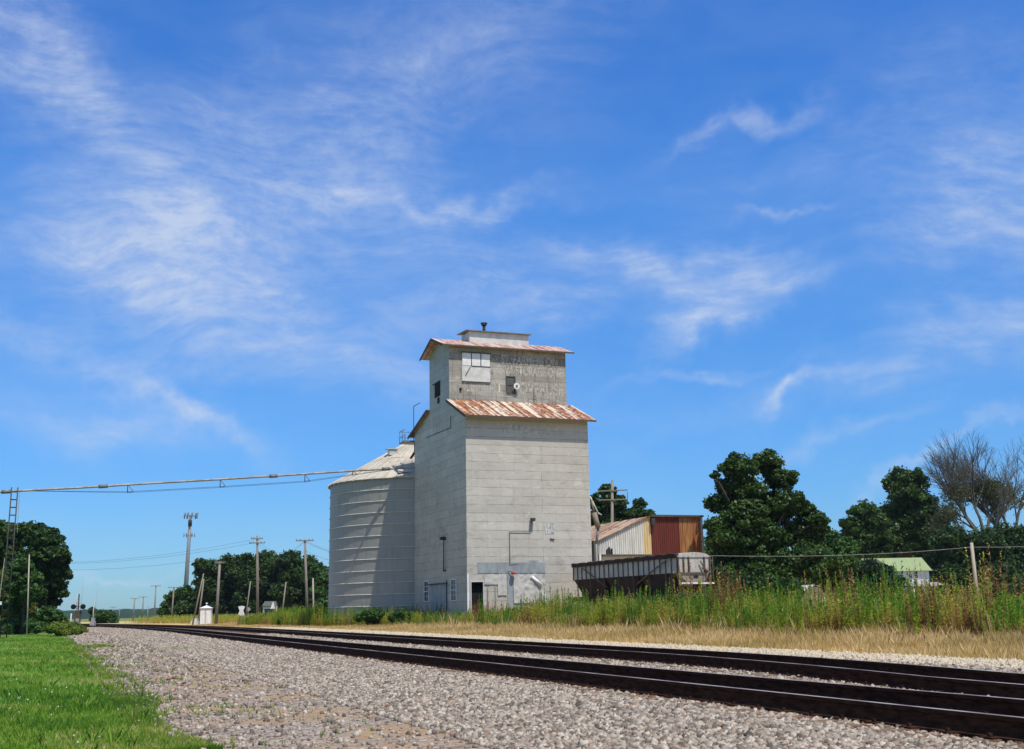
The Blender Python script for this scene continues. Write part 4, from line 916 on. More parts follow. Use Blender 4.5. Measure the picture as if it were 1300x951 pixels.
# spouts beside the elevator
sg = P(752, 690, 105); sg[2] = .1
so = empty('grain_spout', sg, label='pale thin spout and thick brown pipe slanting down beside the elevator right edge', category='spout')
def Ls(x, y, Y=105): return P(x, y, Y)-sg
mb = MB(); mb.tube(Ls(749, 630), Ls(760, 653), .07, .07, 6); mb.tube(Ls(758, 650), Ls(764, 654), .05, .05, 6); mb.build('thin_spout', M['galv_bright'], so)
mb = MB(); mb.tube(Ls(754, 651), Ls(759.5, 670.5), .24, .24, 8); mb.tube(Ls(754, 651), Ls(751, 634), .1, .1, 6); mb.build('thick_spout', M['wood'], so)
mb = MB(); mb.tube(Ls(759.5, 670), Ls(757, 690), .12, .12, 8); mb.tube(Ls(757, 690), (Ls(757, 690)*[1,1,0]), .1, .1, 8); mb.build('support', M['steel'], so)

# ------------------------------------------------------------------ poles and wires
def pole(name, label, top, bot, Y, r_=.13, arms=(), mat='wood', group=None, gz=.1, cat='utility pole', ins=True):
    t_ = P(top[0], top[1], Y); b_ = P(bot[0], bot[1], Y); d = (t_-b_)/(t_[2]-b_[2]); base = b_+d*(gz-b_[2])
    root = empty(name, base, label=label, category=cat)
    if group: root['group'] = group
    lt = t_-base; mb = MB(); mb.tube((0, 0, -.2), lt, r_*1.15, r_*.8, 8); mb.build('post', M[mat], root)
    for (py, half, ang) in arms:
        q = P(top[0]+(bot[0]-top[0])*(py-top[1])/(bot[1]-top[1]), py, Y)-base; ca, sa = math.cos(ang), math.sin(ang)
        mb = MB(); a = q+np.array([-half*ca, -half*sa, 0]); b = q+np.array([half*ca, half*sa, 0]); n = np.array([-sa, ca, 0])*.06; off = np.array([0, -.14, 0])
        up = np.array([0, 0, .06]); mb.hexa([a-n-up+off, b-n-up+off, b+n-up+off, a+n-up+off, a-n+up+off, b-n+up+off, b+n+up+off, a+n+up+off]); ar = mb.build('crossarm', M[mat], root)
        if ins:
            mb = MB()
            for k_ in (-.92, -.5, .5, .92): p0 = q+np.array([half*ca*k_, half*sa*k_, .06])+off; mb.tube(p0, p0+[0, 0, .16], .035, .05, 6)
            mb.build('insulator', M['steel'], ar)
    return root
def wire(pts, r_, mat, label, group=None, sag=0.0, n=14):
    P3 = []
    for a, b in zip(pts[:-1], pts[1:]):
        for i in range(n):
            t_ = i/n; q = np.array(a)*(1-t_)+np.array(b)*t_; q[2] -= sag*4*t_*(1-t_); P3.append(q)
    P3.append(np.array(pts[-1])); org = P3[0].copy(); m = MB(); m.path([p-org for p in P3], r_, 4)
    o = m.build('overhead_wire', M[mat], None, label=label, category='wire'); o.location = tuple(org)
    if group: o['group'] = group
    return o
gp = 'utility poles along the railway'
pole('utility_pole', 'tallest wooden pole left of the bin, with two crossarms', (326.6,680), (327,776), 150, .17, ((684, .75, .5), (689.5, 1.0, .1)), 'wood', gp)
pole('utility_pole', 'wooden pole nearest the bin with one wide crossarm', (387,684.8), (390,776), 140, .16, ((686.5, 1.05, .05),), 'wood', gp)
pole('utility_pole', 'thick dark wooden pole leaning right, behind the white relay hut', (279,713), (274.5,787), 150, .19, ((714.5, .6, .3),), 'wood', gp)
pole('utility_pole', 'wooden pole with a crossarm against the left end of the wood', (220.8,745), (218,784), 250, .17, ((746, 1.2, .0),), 'wood', gp)
pole('utility_pole', 'tall far pole with a crossarm against the sky, left of the wood', (198,743), (196,783), 300, .2, ((744, 1.3, 0),), 'wood', gp)
pole('utility_pole', 'far pole with a crossarm just left of the tall far pole', (182.3,757), (180.4,785.5), 360, .2, ((758, 1.3, 0),), 'wood', gp)
pole('utility_pole', 'far pole leaning right with a crossarm, second from the field gap', (171.3,759.5), (168.4,788.5), 340, .2, ((760, 1.2, 0),), 'wood', gp)
pole('utility_pole', 'distant small pole with crossarm right of the round bush', (152,772.7), (151,788), 480, .18, ((773.5, 1.4, 0),), 'wood', gp)
pole('utility_pole', 'distant small pole peeping over the round bush', (143.8,770), (143.3,788), 470, .18, ((771, 1.5, 0),), 'wood', gp)
pole('bare_pole', 'short bare far post between the far crossarm poles', (188,770), (187,785), 330, .15, (), 'wood', None, cat='pole')
pole('bare_pole', 'thin bare post leaning right with a white top, beside the white hut', (258.5,728), (245.5,787), 160, .10, (), 'wood', None, cat='pole')
pole('bare_pole', 'second leaning bare post just right of the white topped post', (258.8,735), (253.5,775), 175, .12, (), 'wood', None, cat='pole')
pole('bare_pole', 'thin dark leaning post between the dark pole and the tall pole', (318,738), (312.7,778), 165, .09, (), 'wood', None, cat='pole')
pole('bare_pole', 'thin leaning post against the wood between the two tall poles', (363,739), (358.5,776), 165, .11, (), 'wood', None, cat='pole')
pole('bare_pole', 'short pale post right of the single crossarm pole', (397.3,734), (398,777), 165, .12, (), 'woodpale', None, cat='pole')
pole('service_pole', 'pale leaning bare service pole at the right carrying one wire', (1233.3,689), (1240,752), 118, .2, (), 'woodpale', None, cat='utility pole')
pole('bare_pole', 'thin pale post in front of the left trees', (37.2,704), (36.2,738), 108, .07, (), 'woodpale', None, cat='pole')
pp = pole('utility_pole', 'reddish pole with two crossarms rising behind the shed beside the elevator', (777.5,609.5), (777,665), 125, .17, ((623, 1.6, -.15), (634.5, 1.5, -.15)), 'wood', None, ins=False)
mb = MB(); bs = np.array(pp.location); mb.tube(P(796.5, 624.5, 125)-bs, P(796.5, 636, 125)-bs, .03, .03, 5); mb.tube(P(794, 636, 125)-bs, P(795, 639.5, 125)-bs, .12, .12, 8); mb.build('switch', M['darkmetal'], pp)
gw = 'utility wires between the poles'
for i, (y1, y2, y3, y4) in enumerate(((699.5, 684, 686, 684.5), (702, 688.5, 687.5, 686), (711, 700, 699, 694))):
    lab = ('upper', 'middle', 'lower')[i]
    wire([P(-60, y1+10-i*3, 175), P(326.6, y2, 150), P(387, y3, 140), P(520, y4, 128)], .012, 'wire', lab+' thin wire strung from the left trees past the two tall poles', gw, sag=1.6, n=10)
wire([P(279, 715, 150), P(363, 741, 165)], .012, 'wire', 'slack wire drooping from the dark pole across the wood', None, sag=.9)
wf = A0+VD*fr(647, 715)[0]-UD*.12; wf[2] = fr(647, 715)[1]+A0[2]
wire([wf, P(905, 705.5, 100), P(1234, 694.5, 118), P(1420, 683, 150)], .016, 'wirepale', 'pale service wire running from the elevator over the hopper car to the leaning pole', None, sag=.35)
# cell tower
ct = P(236.5, 738, 430); tp = P(242, 653, 430); base = ct.copy(); dv = (tp-ct)/(tp[2]-ct[2]); base = ct-dv*ct[2]
ctr = empty('cell_tower', base, label='slim tall grey cell phone monopole rising behind the wood on the left', category='cell tower')
ltp = tp-base; H_ = ltp[2]
mb = MB(); mb.tube((0, 0, 0), ltp, 1.0, .5, 12); mb.build('monopole', M['steel'], ctr)
for fz, rr_, n_, hh in ((.985, 2.3, 9, 2.0), (.80, 1.9, 6, 1.6)):
    q = ltp*fz; mb = MB()
    for k_ in range(n_):
        a = 2*math.pi*k_/n_+.3; p = q+np.array([rr_*math.cos(a), rr_*math.sin(a), 0]); mb.tube(q, p, .09, .09, 4); mb.tube(p-[0, 0, hh*.5], p+[0, 0, hh*.5], .22 if n_ == 9 else .13, .22 if n_ == 9 else .13, 5)
        if n_ == 9: mb.tube(p+[.2, 0, .2], p+[.5, 0, hh*.6], .12, .12, 4)
    mb.build('antenna_array', M['steel'], ctr)
q = ltp*.92; mb = MB(); mb.tube(q-[0, 0, 1.2], q+[0, 0, 1.0], .75, .7, 8); mb.build('equipment_drum', M['darkmetal'], ctr)
# crossing signals
def crossing(px, ytop, yarm, Y, label, flash, base_y=None):
    b = P(px, 786, Y); b[2] = .05; root = empty('crossing_signal', b, label=label, category='crossing signal', group='crossing signals with raised gate arms')
    zt = P(px, ytop, Y)[2]-b[2]; za_ = P(px, yarm, Y)[2]-b[2]
    mb = MB(); mb.tube((0, 0, 0), (0, 0, zt), .09, .07, 8); mb.build('mast', M['darkmetal'] if flash else M['steelpale'], root)
    mb = MB(); mb.tube((.12, .1, .5), (.32, .1, za_), .03, .016, 5); mb.build('gate_arm', M['steelpale'], root)
    mb = MB(); mb.box((-.28, -.3, 0), (.28, .3, .9)); mb.box((-.15, -.2, .9), (.2, .25, 1.3)); mb.build('gate_mechanism', M['steelpale'], root)
    if flash:
        zf = P(px, 770.3, Y)[2]-b[2]
        mb = MB(); mb.tube((-.45, -.05, zf), (.45, -.05, zf), .04, .04, 6); mb.build('light_bar', M['darkmetal'], root)
        for s_ in (-1, 1):
            mb = MB(); mb.tube((s_*.48, -.12, zf), (s_*.48, .04, zf), .25, .25, 14); mb.tube((s_*.48, -.36, zf+.03), (s_*.48, -.12, zf), .14, .12, 10); mb.build('flasher', M['black'], root)
        mb = MB(); mb.box((-.32, -.12, zf-1.35), (.32, .12, zf-.35)); mb.build('control_box', M['wooddark'], root)
        mb = MB()
        for i in range(5): mb.tube((-.22, .05, zt-.25-.3*i), (-.02, .05, zt-.25-.3*i), .03, .03, 5)
        mb.tube((-.22, .05, zt-1.6), (-.22, .05, zt), .025, .025, 5); mb.build('step', M['offwhite'], root)
    return root
crossing(98.5, 754, 730, 120, 'dark crossing signal mast with black flashers and a raised gate arm by the lawn', True)
crossing(118, 765, 741, 150, 'pale crossing signal with a raised thin gate arm beside the round bush', False)
mb = MB(); mb.tube((0, 0, 0), (0, 0, P(86.5, 779, 118)[2]), .06, .06, 6); o = mb.build('marker_post', M['offwhite'], None, label='short white marker post left of the dark crossing signal', category='post'); b = P(90, 786, 118); o.location = (b[0], b[1], 0)
# relay hut
hp_ = P(261.5, 789, 165); hp_[2] = .25
hut = empty('relay_hut', hp_, TH*.4, label='small white railway relay hut with a shallow peaked roof and finial', category='hut')
hw2 = 14.6/2*165/FPX; hz2 = P(261.5, 772, 165)[2]-hp_[2]; hpz = P(261.5, 768.5, 165)[2]-hp_[2]
mb = MB(); mb.box((-hw2+.1, -.9, 0), (hw2-.1, .9, hz2)); w_ = mb.build('wall', M['white'], hut)
mb = MB(); mb.box((-.06, -.93, .1), (-.03, -.905, hz2-.15)); mb.box((.03, -.93, .1), (.06, -.905, hz2-.15)); mb.build('door_seam', M['steel'], hut)
mb = MB(); k_ = len(mb.v); c = [(-hw2-.05, -1.05, hz2), (hw2+.05, -1.05, hz2), (hw2+.05, 1.05, hz2), (-hw2-.05, 1.05, hz2)]
mb.poly(c); [mb.poly([c[i], c[(i+1) % 4], (0, 0, hpz)]) for i in range(4)]; mb.build('roof', M['white'], hut)
mb = MB(); mb.tube((0, 0, hpz-.05), (0, 0, hpz+.35), .06, .06, 6); mb.tube((0, 0, hpz+.2), (0, 0, hpz+.32), .16, .16, 8); mb.build('finial', M['white'], hut)
b = P(250, 789, 165); mb = MB(); mb.box((-.75, -.5, 0), (.75, .5, .5)); mb.box((-.5, -.4, .5), (.35, .4, .8)); o = mb.build('battery_box', M['offwhite'], None, label='low white battery box beside the relay hut', category='box'); o.location = (b[0], b[1], .2)
# crossbuck sign and round sign seen from behind
b = P(306.5, 779, 175); b[2] = .1; cbk = empty('crossbuck_sign', b, label='white hourglass shaped crossbuck sign standing in the weeds', category='road sign')
z = P(306.5, 775.5, 175)[2]-.1
mb = MB(); mb.tube((0, 0, 0), (0, 0, z+.3), .05, .05, 6); mb.build('post', M['steel'], cbk)
for s_ in (-1, 1):
    mb = MB(); mb.hexa([(-.24, -.07-s_*.02, z-.62), (.0, -.07-s_*.02, z-.72), (.0, -.04-s_*.02, z-.72), (-.24, -.04-s_*.02, z-.62), (.0, -.07-s_*.02, z+.72), (.24, -.07-s_*.02, z+.62), (.24, -.04-s_*.02, z+.62), (.0, -.04-s_*.02, z+.72)])
    for i, v in enumerate(mb.v): mb.v[i] = (v[0]*2.1*s_, v[1], v[2])
    mb.build('blade', M['white'], cbk)
b = P(315, 779, 180); b[2] = .1; rs = empty('round_sign', b, label='small grey round sign seen edge of the weeds beside the crossbuck', category='road sign'); z = P(315, 773.5, 180)[2]-.1
mb = MB(); mb.tube((0, 0, 0), (0, 0, z), .04, .04, 6); mb.build('post', M['steel'], rs)
mb = MB(); mb.tube((0, -.08, z), (0, -.05, z), .3, .3, 18); mb.build('disc', M['greypatch'], rs)
# little white pavilion in the wood
b = P(342, 778, 190); b[2] = .1; pv = empty('small_house', b, .15, label='small white gabled house under the trees between the tall poles', category='house')
k_ = 190/FPX; z1, z2 = P(342, 769, 190)[2]-.1, P(342, 763.8, 190)[2]-.1
mb = MB(); mb.box((-8*k_, 0, 0), (8*k_, 4, z1)); mb.build('wall', M['white'], pv)
mb = MB(); slab(mb, [(-9*k_, -.3, z1-.1), (9*k_, -.3, z1-.1), (7*k_, 2, z2), (-7*k_, 2, z2)], .08); slab(mb, [(-7*k_, 2, z2), (7*k_, 2, z2), (9*k_, 4.3, z1-.1), (-9*k_, 4.3, z1-.1)], .08); mb.build('roof', M['greenboard'], pv)
mb = MB(); mb.prism([(1.2*k_, z1-.5), (4.2*k_, z2-.05), (7.2*k_, z1-.5)], 'y', -.8, 1.0); mb.build('gable', M['white'], pv)
mb = MB()
for x in (-5, -1.5, 2.5): mb.box((x*k_-.15, -.05, .6), (x*k_+.3, -.01, z1-.5))
mb.build('window', M['glass'], pv)

# ------------------------------------------------------------------ white house with green roof, garage
HY = 165.; hk = HY/FPX
hb0 = P(1147, 760, HY); hb0[2] = .05
hs_ = empty('farmhouse', hb0, 0, label='white clapboard house with a pale green metal roof behind the weeds on the right', category='house')
X = lambda px: P(px, 740, HY)[0]-hb0[0]
Zh = lambda py, px=1150: P(px, py, HY)[2]-hb0[2]
ze, zr_, x0, x1 = Zh(723.5), Zh(707, 1145)-.1, X(1108), X(1180.5)
def clap():
    m, nt, b, co = material('white_clapboard'); sp = nt.new('ShaderNodeSeparateXYZ'); nt.l.new(co, sp.inputs[0])
    w = nt.math('FRACT', nt.math('MULTIPLY', sp.outputs[2], 7)); nt.l.new(nt.mix(nt.math('MULTIPLY', nt.step(w, .75, .95), .4), (.58,.60,.60), (.3,.32,.33)), b.inputs['Base Color']); return m
M['clap'] = clap(); M['greenroof'] = simple('pale_green_metal_roof', (.28,.34,.16), (.24,.30,.14), 1.0, .45, 0, (6, .5, 1))
mb = MB(); mb.prism([(0, 0), (7.0, 0), (7.0, ze), (3.5, zr_), (0, ze)], 'x', x0, x1); mb.build('wall', M['clap'], hs_)
mb = MB(); sl = (zr_-ze)/3.5
slab(mb, [(x0-.3, -.45, ze-sl*.45), (x1+.35, -.45, ze-sl*.45), (x1+.35-.0, 3.5, zr_+.02), (x0-.3, 3.5, zr_+.02)], .08); slab(mb, [(x0-.3, 3.5, zr_+.02), (x1+.35, 3.5, zr_+.02), (x1+.35, 7.45, ze-sl*.45), (x0-.3, 7.45, ze-sl*.45)], .08); mb.build('roof', M['greenroof'], hs_)
mb = MB(); mb.prism([(X(1101), 0), (X(1121), 0), (X(1121), Zh(716)), (X(1110), Zh(709.5)), (X(1101), Zh(716))], 'y', -1.2, 3); mb.build('gable_wing', M['clap'], hs_)
mb = MB(); a, b, c = X(1099.5), X(1110), X(1122); zl, zm = Zh(717.2), Zh(708.8)
slab(mb, [(a, -1.5, zl), (b, -1.5, zm), (b, 3, zm), (a, 3, zl)], .08); slab(mb, [(b, -1.5, zm), (c, -1.5, zl), (c, 3, zl), (b, 3, zm)], .08); mb.build('gable_roof', M['greenroof'], hs_)
window(hs_, 'f', X(1161.3), X(1165.8), Zh(734.5), Zh(724.8), -.0, 'white', (1, 1))
mb = MB(); slab(mb, [(X(1150), -2.6, Zh(745.5)), (X(1192), -2.6, Zh(745.5)), (X(1190), -.02, Zh(743)+.25), (X(1150), -.02, Zh(743)+.25)], .1); mb.build('porch_roof', M['steelpale'], hs_)
for x in (1152, 1166, 1179, 1190): mb = MB(); mb.tube((X(x), -2.4, 0), (X(x), -2.4, Zh(745.5)), .08, .08, 6); mb.build('porch_post', M['white'], hs_)
mb = MB(); mb.box((X(1150), -2.2, .1), (X(1180), -.004, Zh(747))); mb.build('porch_wall', M['wooddark'], hs_)
# garage
GY = 140.; gb0 = P(1041, 768, GY); gb0[2] = .05
ga = empty('garage', gb0, 0, label='low pale shed with a gabled roof half hidden by weeds below the tall maple', category='garage')
X = lambda px: P(px, 760, GY)[0]-gb0[0]
Zg = lambda py, px=1041: P(px, py, GY)[2]-gb0[2]
mb = MB(); mb.prism([(X(1016), 0), (X(1058), 0), (X(1058), Zg(752)), (X(1035), Zg(744.5)), (X(1016), Zg(753))], 'y', 0, 6); mb.build('wall', M['offwhite'], ga)
mb = MB(); a, b, c = X(1013), X(1035.5), X(1067); zp = Zg(742.8)
slab(mb, [(a, -.4, Zg(754.5)), (b, -.4, zp), (b, 6.3, zp), (a, 6.3, Zg(754.5))], .1); slab(mb, [(b, -.4, zp), (c, -.4, Zg(754)), (c, 6.3, Zg(754)), (b, 6.3, zp)], .1); mb.build('roof', M['offwhite'], ga)
mb = MB(); mb.box((X(1022), -.05, 0), (X(1030), -.01, 2.1)); mb.build('door', M['wooddark'], ga)

# ------------------------------------------------------------------ the two main tracks
prof = [(-.075, 0), (.075, 0), (.075, .012), (.022, .03), (.012, .05), (.012, .15), (.037, .16), (.037, .20), (-.037, .20), (-.037, .16), (-.012, .15), (-.012, .05), (-.022, .03), (-.075, .012)]
def near_bend(s): return -.008*np.clip(27-s, 0, 14)**2
def track(label, lat, bend, group='main line tracks'):
    org = LS(lat, 0, .25); root = empty('railway_track', org, TH, label=label, category='railway track', group=group)
    S = np.concatenate([np.arange(-20, 120, 2.0), np.arange(120, 460, 5.0)])
    off = curve(S)+(near_bend(S) if bend else 0)
    hd = np.gradient(off, S)
    for g_ in (-.752, .752):
        m = MB(); n = len(prof); nb = 14
        for s, o_, h in zip(S, off, hd):
            for a, z in prof: m.v.append((o_+g_+a, s-h*a, z))
        for i in range(len(S)-1):
            for j in range(n): j2 = (j+1) % n; m.f.append((i*n+j, i*n+j2, (i+1)*n+j2, (i+1)*n+j)); m.sm.append(False)
        rl_ = m.build('rail', M['rail'], root)
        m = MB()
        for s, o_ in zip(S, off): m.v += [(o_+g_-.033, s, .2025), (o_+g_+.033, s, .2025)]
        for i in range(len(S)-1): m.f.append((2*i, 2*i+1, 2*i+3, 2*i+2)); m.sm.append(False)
        m.build('running_surface', M['railtop'], rl_)
    # ties: the hundred nearest in view one by one, the rest as one part
    ss = np.arange(-10, 260, .56); me = []
    for v in range(3):
        m = MB(); m.box((-1.3, -.115, -.17), (1.3, .115, 0)); me.append(m)
    near = [s for s in ss if 12 <= s < 12+.56*100][:100]
    meshes = []
    for k_ in range(3):
        m = MB(); ch = .015; m.hexa([(-1.3, -.115, -.17), (1.3, -.115, -.17), (1.3, .115, -.17), (-1.3, .115, -.17), (-1.29, -.105, -.003-.004*k_), (1.29, -.105, -.006), (1.29, .105, -.003), (-1.29, .105, -.004*k_)])
        o = m.build('tie', M['tie'], root); meshes.append(o)
    cnt = 0; rest = MB()
    pl_ = MB()
    for s in ss:
        o_ = float(curve(s)+(near_bend(s) if bend else 0)); j = random.uniform(-.06, .06); a = random.uniform(-.02, .02)
        if s in near:
            o = meshes[cnt] if cnt < 3 else meshes[cnt % 3].copy()
            if cnt >= 3: COL.objects.link(o); o.parent = root
            o.location = (o_+j, s, .0); o.rotation_euler = (0, 0, a); cnt += 1
        else: rest.box((o_-1.3+j, s-.115, -.17), (o_+1.3+j, s+.115, -.004))
        if s < 90:
            for g_ in (-.752, .752):
                pl_.box((o_+g_-.17, s-.09, -.001), (o_+g_+.17, s+.09, .014))
                for q in (-.11, .11): pl_.box((o_+g_+q-.018, s-.018, .014), (o_+g_+q+.018, s+.018, .045))
    rest.build('tie', M['tie'], root, kind='stuff'); pl_.build('tie_plate', M['rail'], root, kind='stuff')
    return root
track('nearer railway track with a bright line along its near rail', 9.08, False)
track('farther railway track beside the strip of dry golden grass', 13.86, True)

# ------------------------------------------------------------------ loose stones
def stones(name, label, n, latf, sf, zf, size, mat, tmax=1.0, kindlabel=None):
    s = sf(n); lat = latf(n, s); z = zf(lat); c = (VD[None]*(lat+curve(s))[:, None]+UD[None]*s[:, None]); c[:, 2] = z
    sz = size*(.5+1.25*rng.random(n)**1.8)*(1+np.clip(s-30, 0, 60)/70)
    cube = np.array([[-1,-1,-1],[1,-1,-1],[1,1,-1],[-1,1,-1],[-1,-1,1],[1,-1,1],[1,1,1],[-1,1,1]], float)
    V = cube[None]+rng.uniform(-.42, .42, (n, 8, 3)); V *= rng.uniform(.6, 1.1, (n, 1, 3))*sz[:, None, None]*.5
    q = rng.normal(size=(n, 4)); q /= np.linalg.norm(q, axis=1)[:, None]; w, x, y, zq = q.T
    Rm = np.stack([np.stack([1-2*(y*y+zq*zq), 2*(x*y-zq*w), 2*(x*zq+y*w)], -1), np.stack([2*(x*y+zq*w), 1-2*(x*x+zq*zq), 2*(y*zq-x*w)], -1), np.stack([2*(x*zq-y*w), 2*(y*zq+x*w), 1-2*(x*x+y*y)], -1)], 1)
    V = np.einsum('nij,nkj->nki', Rm, V)+c[:, None, :]; V[:, :, 2] += (sz*.12)[:, None]
    F = np.array([[0,3,2,1],[4,5,6,7],[0,1,5,4],[1,2,6,5],[2,3,7,6],[3,0,4,7]])
    me = bpy.data.meshes.new(name); me.vertices.add(n*8); me.vertices.foreach_set('co', V.astype(np.float32).ravel())
    fi = (F[None]+8*np.arange(n)[:, None, None]).reshape(-1, 4); me.loops.add(fi.size); me.loops.foreach_set('vertex_index', fi.ravel().astype(np.int32))
    me.polygons.add(len(fi)); me.polygons.foreach_set('loop_start', np.arange(0, fi.size, 4, dtype=np.int32))
    try: me.polygons.foreach_set('loop_total', np.full(len(fi), 4, np.int32))
    except Exception: pass
    t_ = np.repeat(rng.random(n)**.9*tmax, 6); at = me.attributes.new('tint', 'FLOAT', 'FACE'); at.data.foreach_set('value', t_.astype(np.float32)); me.update(calc_edges=True)
    return link(name, me, mat, None, kind='stuff', label=label, category='gravel')
def zbed(lat): return np.interp(lat, [.9, 1.6, 3.4, 5.2, 5.4, 6.0, 7.2, 7.6, 9.1, 11.5, 13.9, 15.6, 16.6, 17.9, 18.5, 20.2], [-.03, .006, .03, .08, .09, .11, .20, .205, .195, .215, .195, .21, .20, .17, .185, .16])
def sdist(a, b): return lambda n: a+(b-a)*rng.random(n)**1.5
stones('ballast_stones', 'grey tan crushed stone ballast under and beside the near track', 215000, lambda n, s: np.where(rng.random(n) < .12, rng.uniform(7.6, 8.25, n), 7.75-3.3*rng.random(n)**1.25), sdist(7, 150), zbed, .043, M['stone'])
def lat_between(n, s):
    l = rng.uniform(8.4, 18.0, n); g = (np.abs(l-9.08) < .95) | (np.abs(l-13.86) < .95); l[g & (rng.random(n) < .97)] = rng.uniform(10.2, 12.8, (g & (rng.random(n) < 2)).sum())[:0].tolist() if False else np.nan
    bad = np.isnan(l); l[bad] = rng.uniform(10.1, 12.9, bad.sum()); return l
stones('ballast_stones', 'crushed stone between and beyond the rails', 70000, lat_between, sdist(8, 75), zbed, .046, M['stone'])
stones('yard_gravel', 'loose mixed gravel scattered over the bare dirt left of the track', 11000, lambda n, s: 5.2-3.7*rng.random(n)**.7, sdist(9, 110), zbed, .04, M['stone'])
M['stonedark'] = simple('stained_stone', (.16,.10,.07), (.07,.045,.035), 24, .95)
for lt_, lab_ in ((9.08, 'oil and rust stained stones between the nearer rails'), (13.86, 'rust stained stones between the farther rails')): stones('stained_ballast', lab_, 14000, lambda n, s: lt_+rng.uniform(-.7, .7, n)+(near_bend(s) if lt_ > 10 else 0), sdist(9, 60), zbed, .05, M['stonedark'])
M['stonepale'] = simple('pale_stone', (.55,.47,.34), (.38,.32,.23), 30, .9)
stones('pale_gravel', 'pale cream gravel at the edge of the dry grass', 26000, lambda n, s: rng.uniform(17.4, 20.2, n), sdist(12, 110), zbed, .05, M['stonepale'])

M['twig'] = simple('twig_litter', (.10,.065,.04), (.20,.13,.08), 9, .95)
for i, (lt, sv, L, a) in enumerate(((2.3, 62, .9, .3), (3.2, 34, .5, 1.9), (3.8, 27, .45, .2), (2.6, 29, .35, 1.2), (4.4, 24, .4, 2.4), (5.3, 30, .5, .6))):
    p = LS(lt, sv, .05); m_ = MB(); q = np.zeros(3); dv = np.array([math.cos(a), math.sin(a), .0]); pts = [q, q+dv*L*.5+[0, 0, .03], q+dv*L+[.03, .05, .0]]; m_.path(pts, .022, 6); m_.tube(pts[1], pts[1]+np.array([dv[1], -dv[0], .15])*L*.3, .014, .008, 5)
    o = m_.build('fallen_stick', M['twig'], None, label=('longest dark stick lying on the dirt near the lawn tip', 'dark stick on the dirt across from the lawn edge', 'short forked stick on the gravel left of the near rail', 'small stick beside the lawn edge in the foreground', 'stick nearest the bottom of the picture on the gravel', 'dark stick on the clean ballast closest to the rails')[i], category='stick'); o.location = tuple(p)
# ------------------------------------------------------------------ grass, dry grass, tall weeds
def tufts(name, label, cat, base, h, w, nb, mat, tint, lean=.35, kind='stuff'):
    n = len(base); B = np.repeat(base, nb, 0); hh = np.repeat(h, nb)*rng.uniform(.55, 1.15, n*nb); ww = np.repeat(w, nb)
    a = rng.uniform(0, 2*math.pi, n*nb); d = np.stack([np.cos(a), np.sin(a), np.zeros_like(a)], 1); l_ = rng.uniform(0, lean, n*nb)
    b = rng.uniform(0, 2*math.pi, n*nb); e = np.stack([np.cos(b), np.sin(b), np.zeros_like(b)], 1)
    B = B+d*(hh*.08)[:, None]; top = B+d*(hh*l_)[:, None]; top[:, 2] += hh; mid = B+d*(hh*l_*.35)[:, None]; mid[:, 2] += hh*.55
    V = np.stack([B-e*ww[:, None], B+e*ww[:, None], mid+e*(ww*.8)[:, None], top], 1)
    return quads(name, V, np.clip(np.repeat(tint, nb)+rng.uniform(-.2, .2, n*nb), 0, 1), M[mat], None, kind=kind, label=label, category=cat)
def place(lat, s, z): return VD[None]*(lat+curve(s))[:, None]+UD[None]*s[:, None]+np.stack([np.zeros_like(lat), np.zeros_like(lat), np.broadcast_to(z, lat.shape)], 1)
def nz(lat, s, f=.4, ph=0.0): return .5+.25*np.sin(lat*f*1.7+s*f*.6+ph)+.25*np.sin(s*f*1.1-lat*f*.5+2+ph)
n = 75000; s = 14+100*rng.random(n)**1.7; lat = 1.75-12.5*(s/40)*rng.random(n)**1.05; lat += .15*np.sin(s*.6)
sc = 1+np.clip(s-25, 0, 80)/45
tufts('lawn_grass', 'bright green mown lawn grass in the left foreground', 'grass', place(lat, s, -.01), .085*(.8+.8*nz(lat, s, 1.3)*nz(lat, s, .5, 1)), .006*sc, 3, 'grass', .02+.35*nz(lat, s, .35)+.45*nz(lat, s, 1.9, 2)*rng.random(n)+.45*(nz(lat, s, .8, 5) > .72)*rng.random(n)+.12*nz(lat, s, 3.1, 1), .7)
n = 3200; s = 14+60*rng.random(n); lat = 1.3+rng.exponential(.75, n)
keep = (nz(lat, s, 1.2, 1) > .55); lat, s = lat[keep], s[keep]
tufts('gravel_grass', 'sparse grass sprouting through the gravel beside the lawn', 'grass', place(lat, s, zbed(lat)), np.full(len(s), .09), np.full(len(s), .007), 4, 'grass', rng.uniform(.1, .7, len(s)), .8)
for (px, py, w_, cnt, lab) in ((120, 822, 1.0, 260, 'small patch of green weeds on the dirt near the lawn tip'), (248, 824, 1.5, 220, 'thin patch of grass on the gravel left of the rails')):
    d = ray(px, py); c = CAM+d*((.05-CAMH)/d[2]); q = rng.normal(size=(cnt, 2))*w_*[.35, 1.0]; b = np.stack([c[0]+q[:, 0], c[1]+q[:, 1], np.full(cnt, .03)], 1)
    tufts('weed_patch', lab, 'weeds', b, np.full(cnt, .16), np.full(cnt, .012), 4, 'grass', rng.uniform(.2, .8, cnt), .9)
n = 1500; s = 14+70*rng.random(n); lat = 1.9-9*(s/40)*rng.random(n); k_ = nz(lat, s, 1.6, 4) > .6; lat, s = lat[k_], s[k_]
tufts('lawn_weeds', 'coarser taller tufts dotted through the lawn', 'grass', place(lat, s, -.01), .13+.1*rng.random(len(s)), .012*(1+np.clip(s-25, 0, 80)/60), 7, 'grass', rng.uniform(0, .75, len(s)), .9)
M['clover'] = simple('clover_flower', (.75,.74,.68), (.65,.63,.5), 3, .8)
n = 45; s = 15+22*rng.random(n); lat = 1.3-9*(s/40)*rng.random(n); p_ = place(lat, s, .085); m_ = MB()
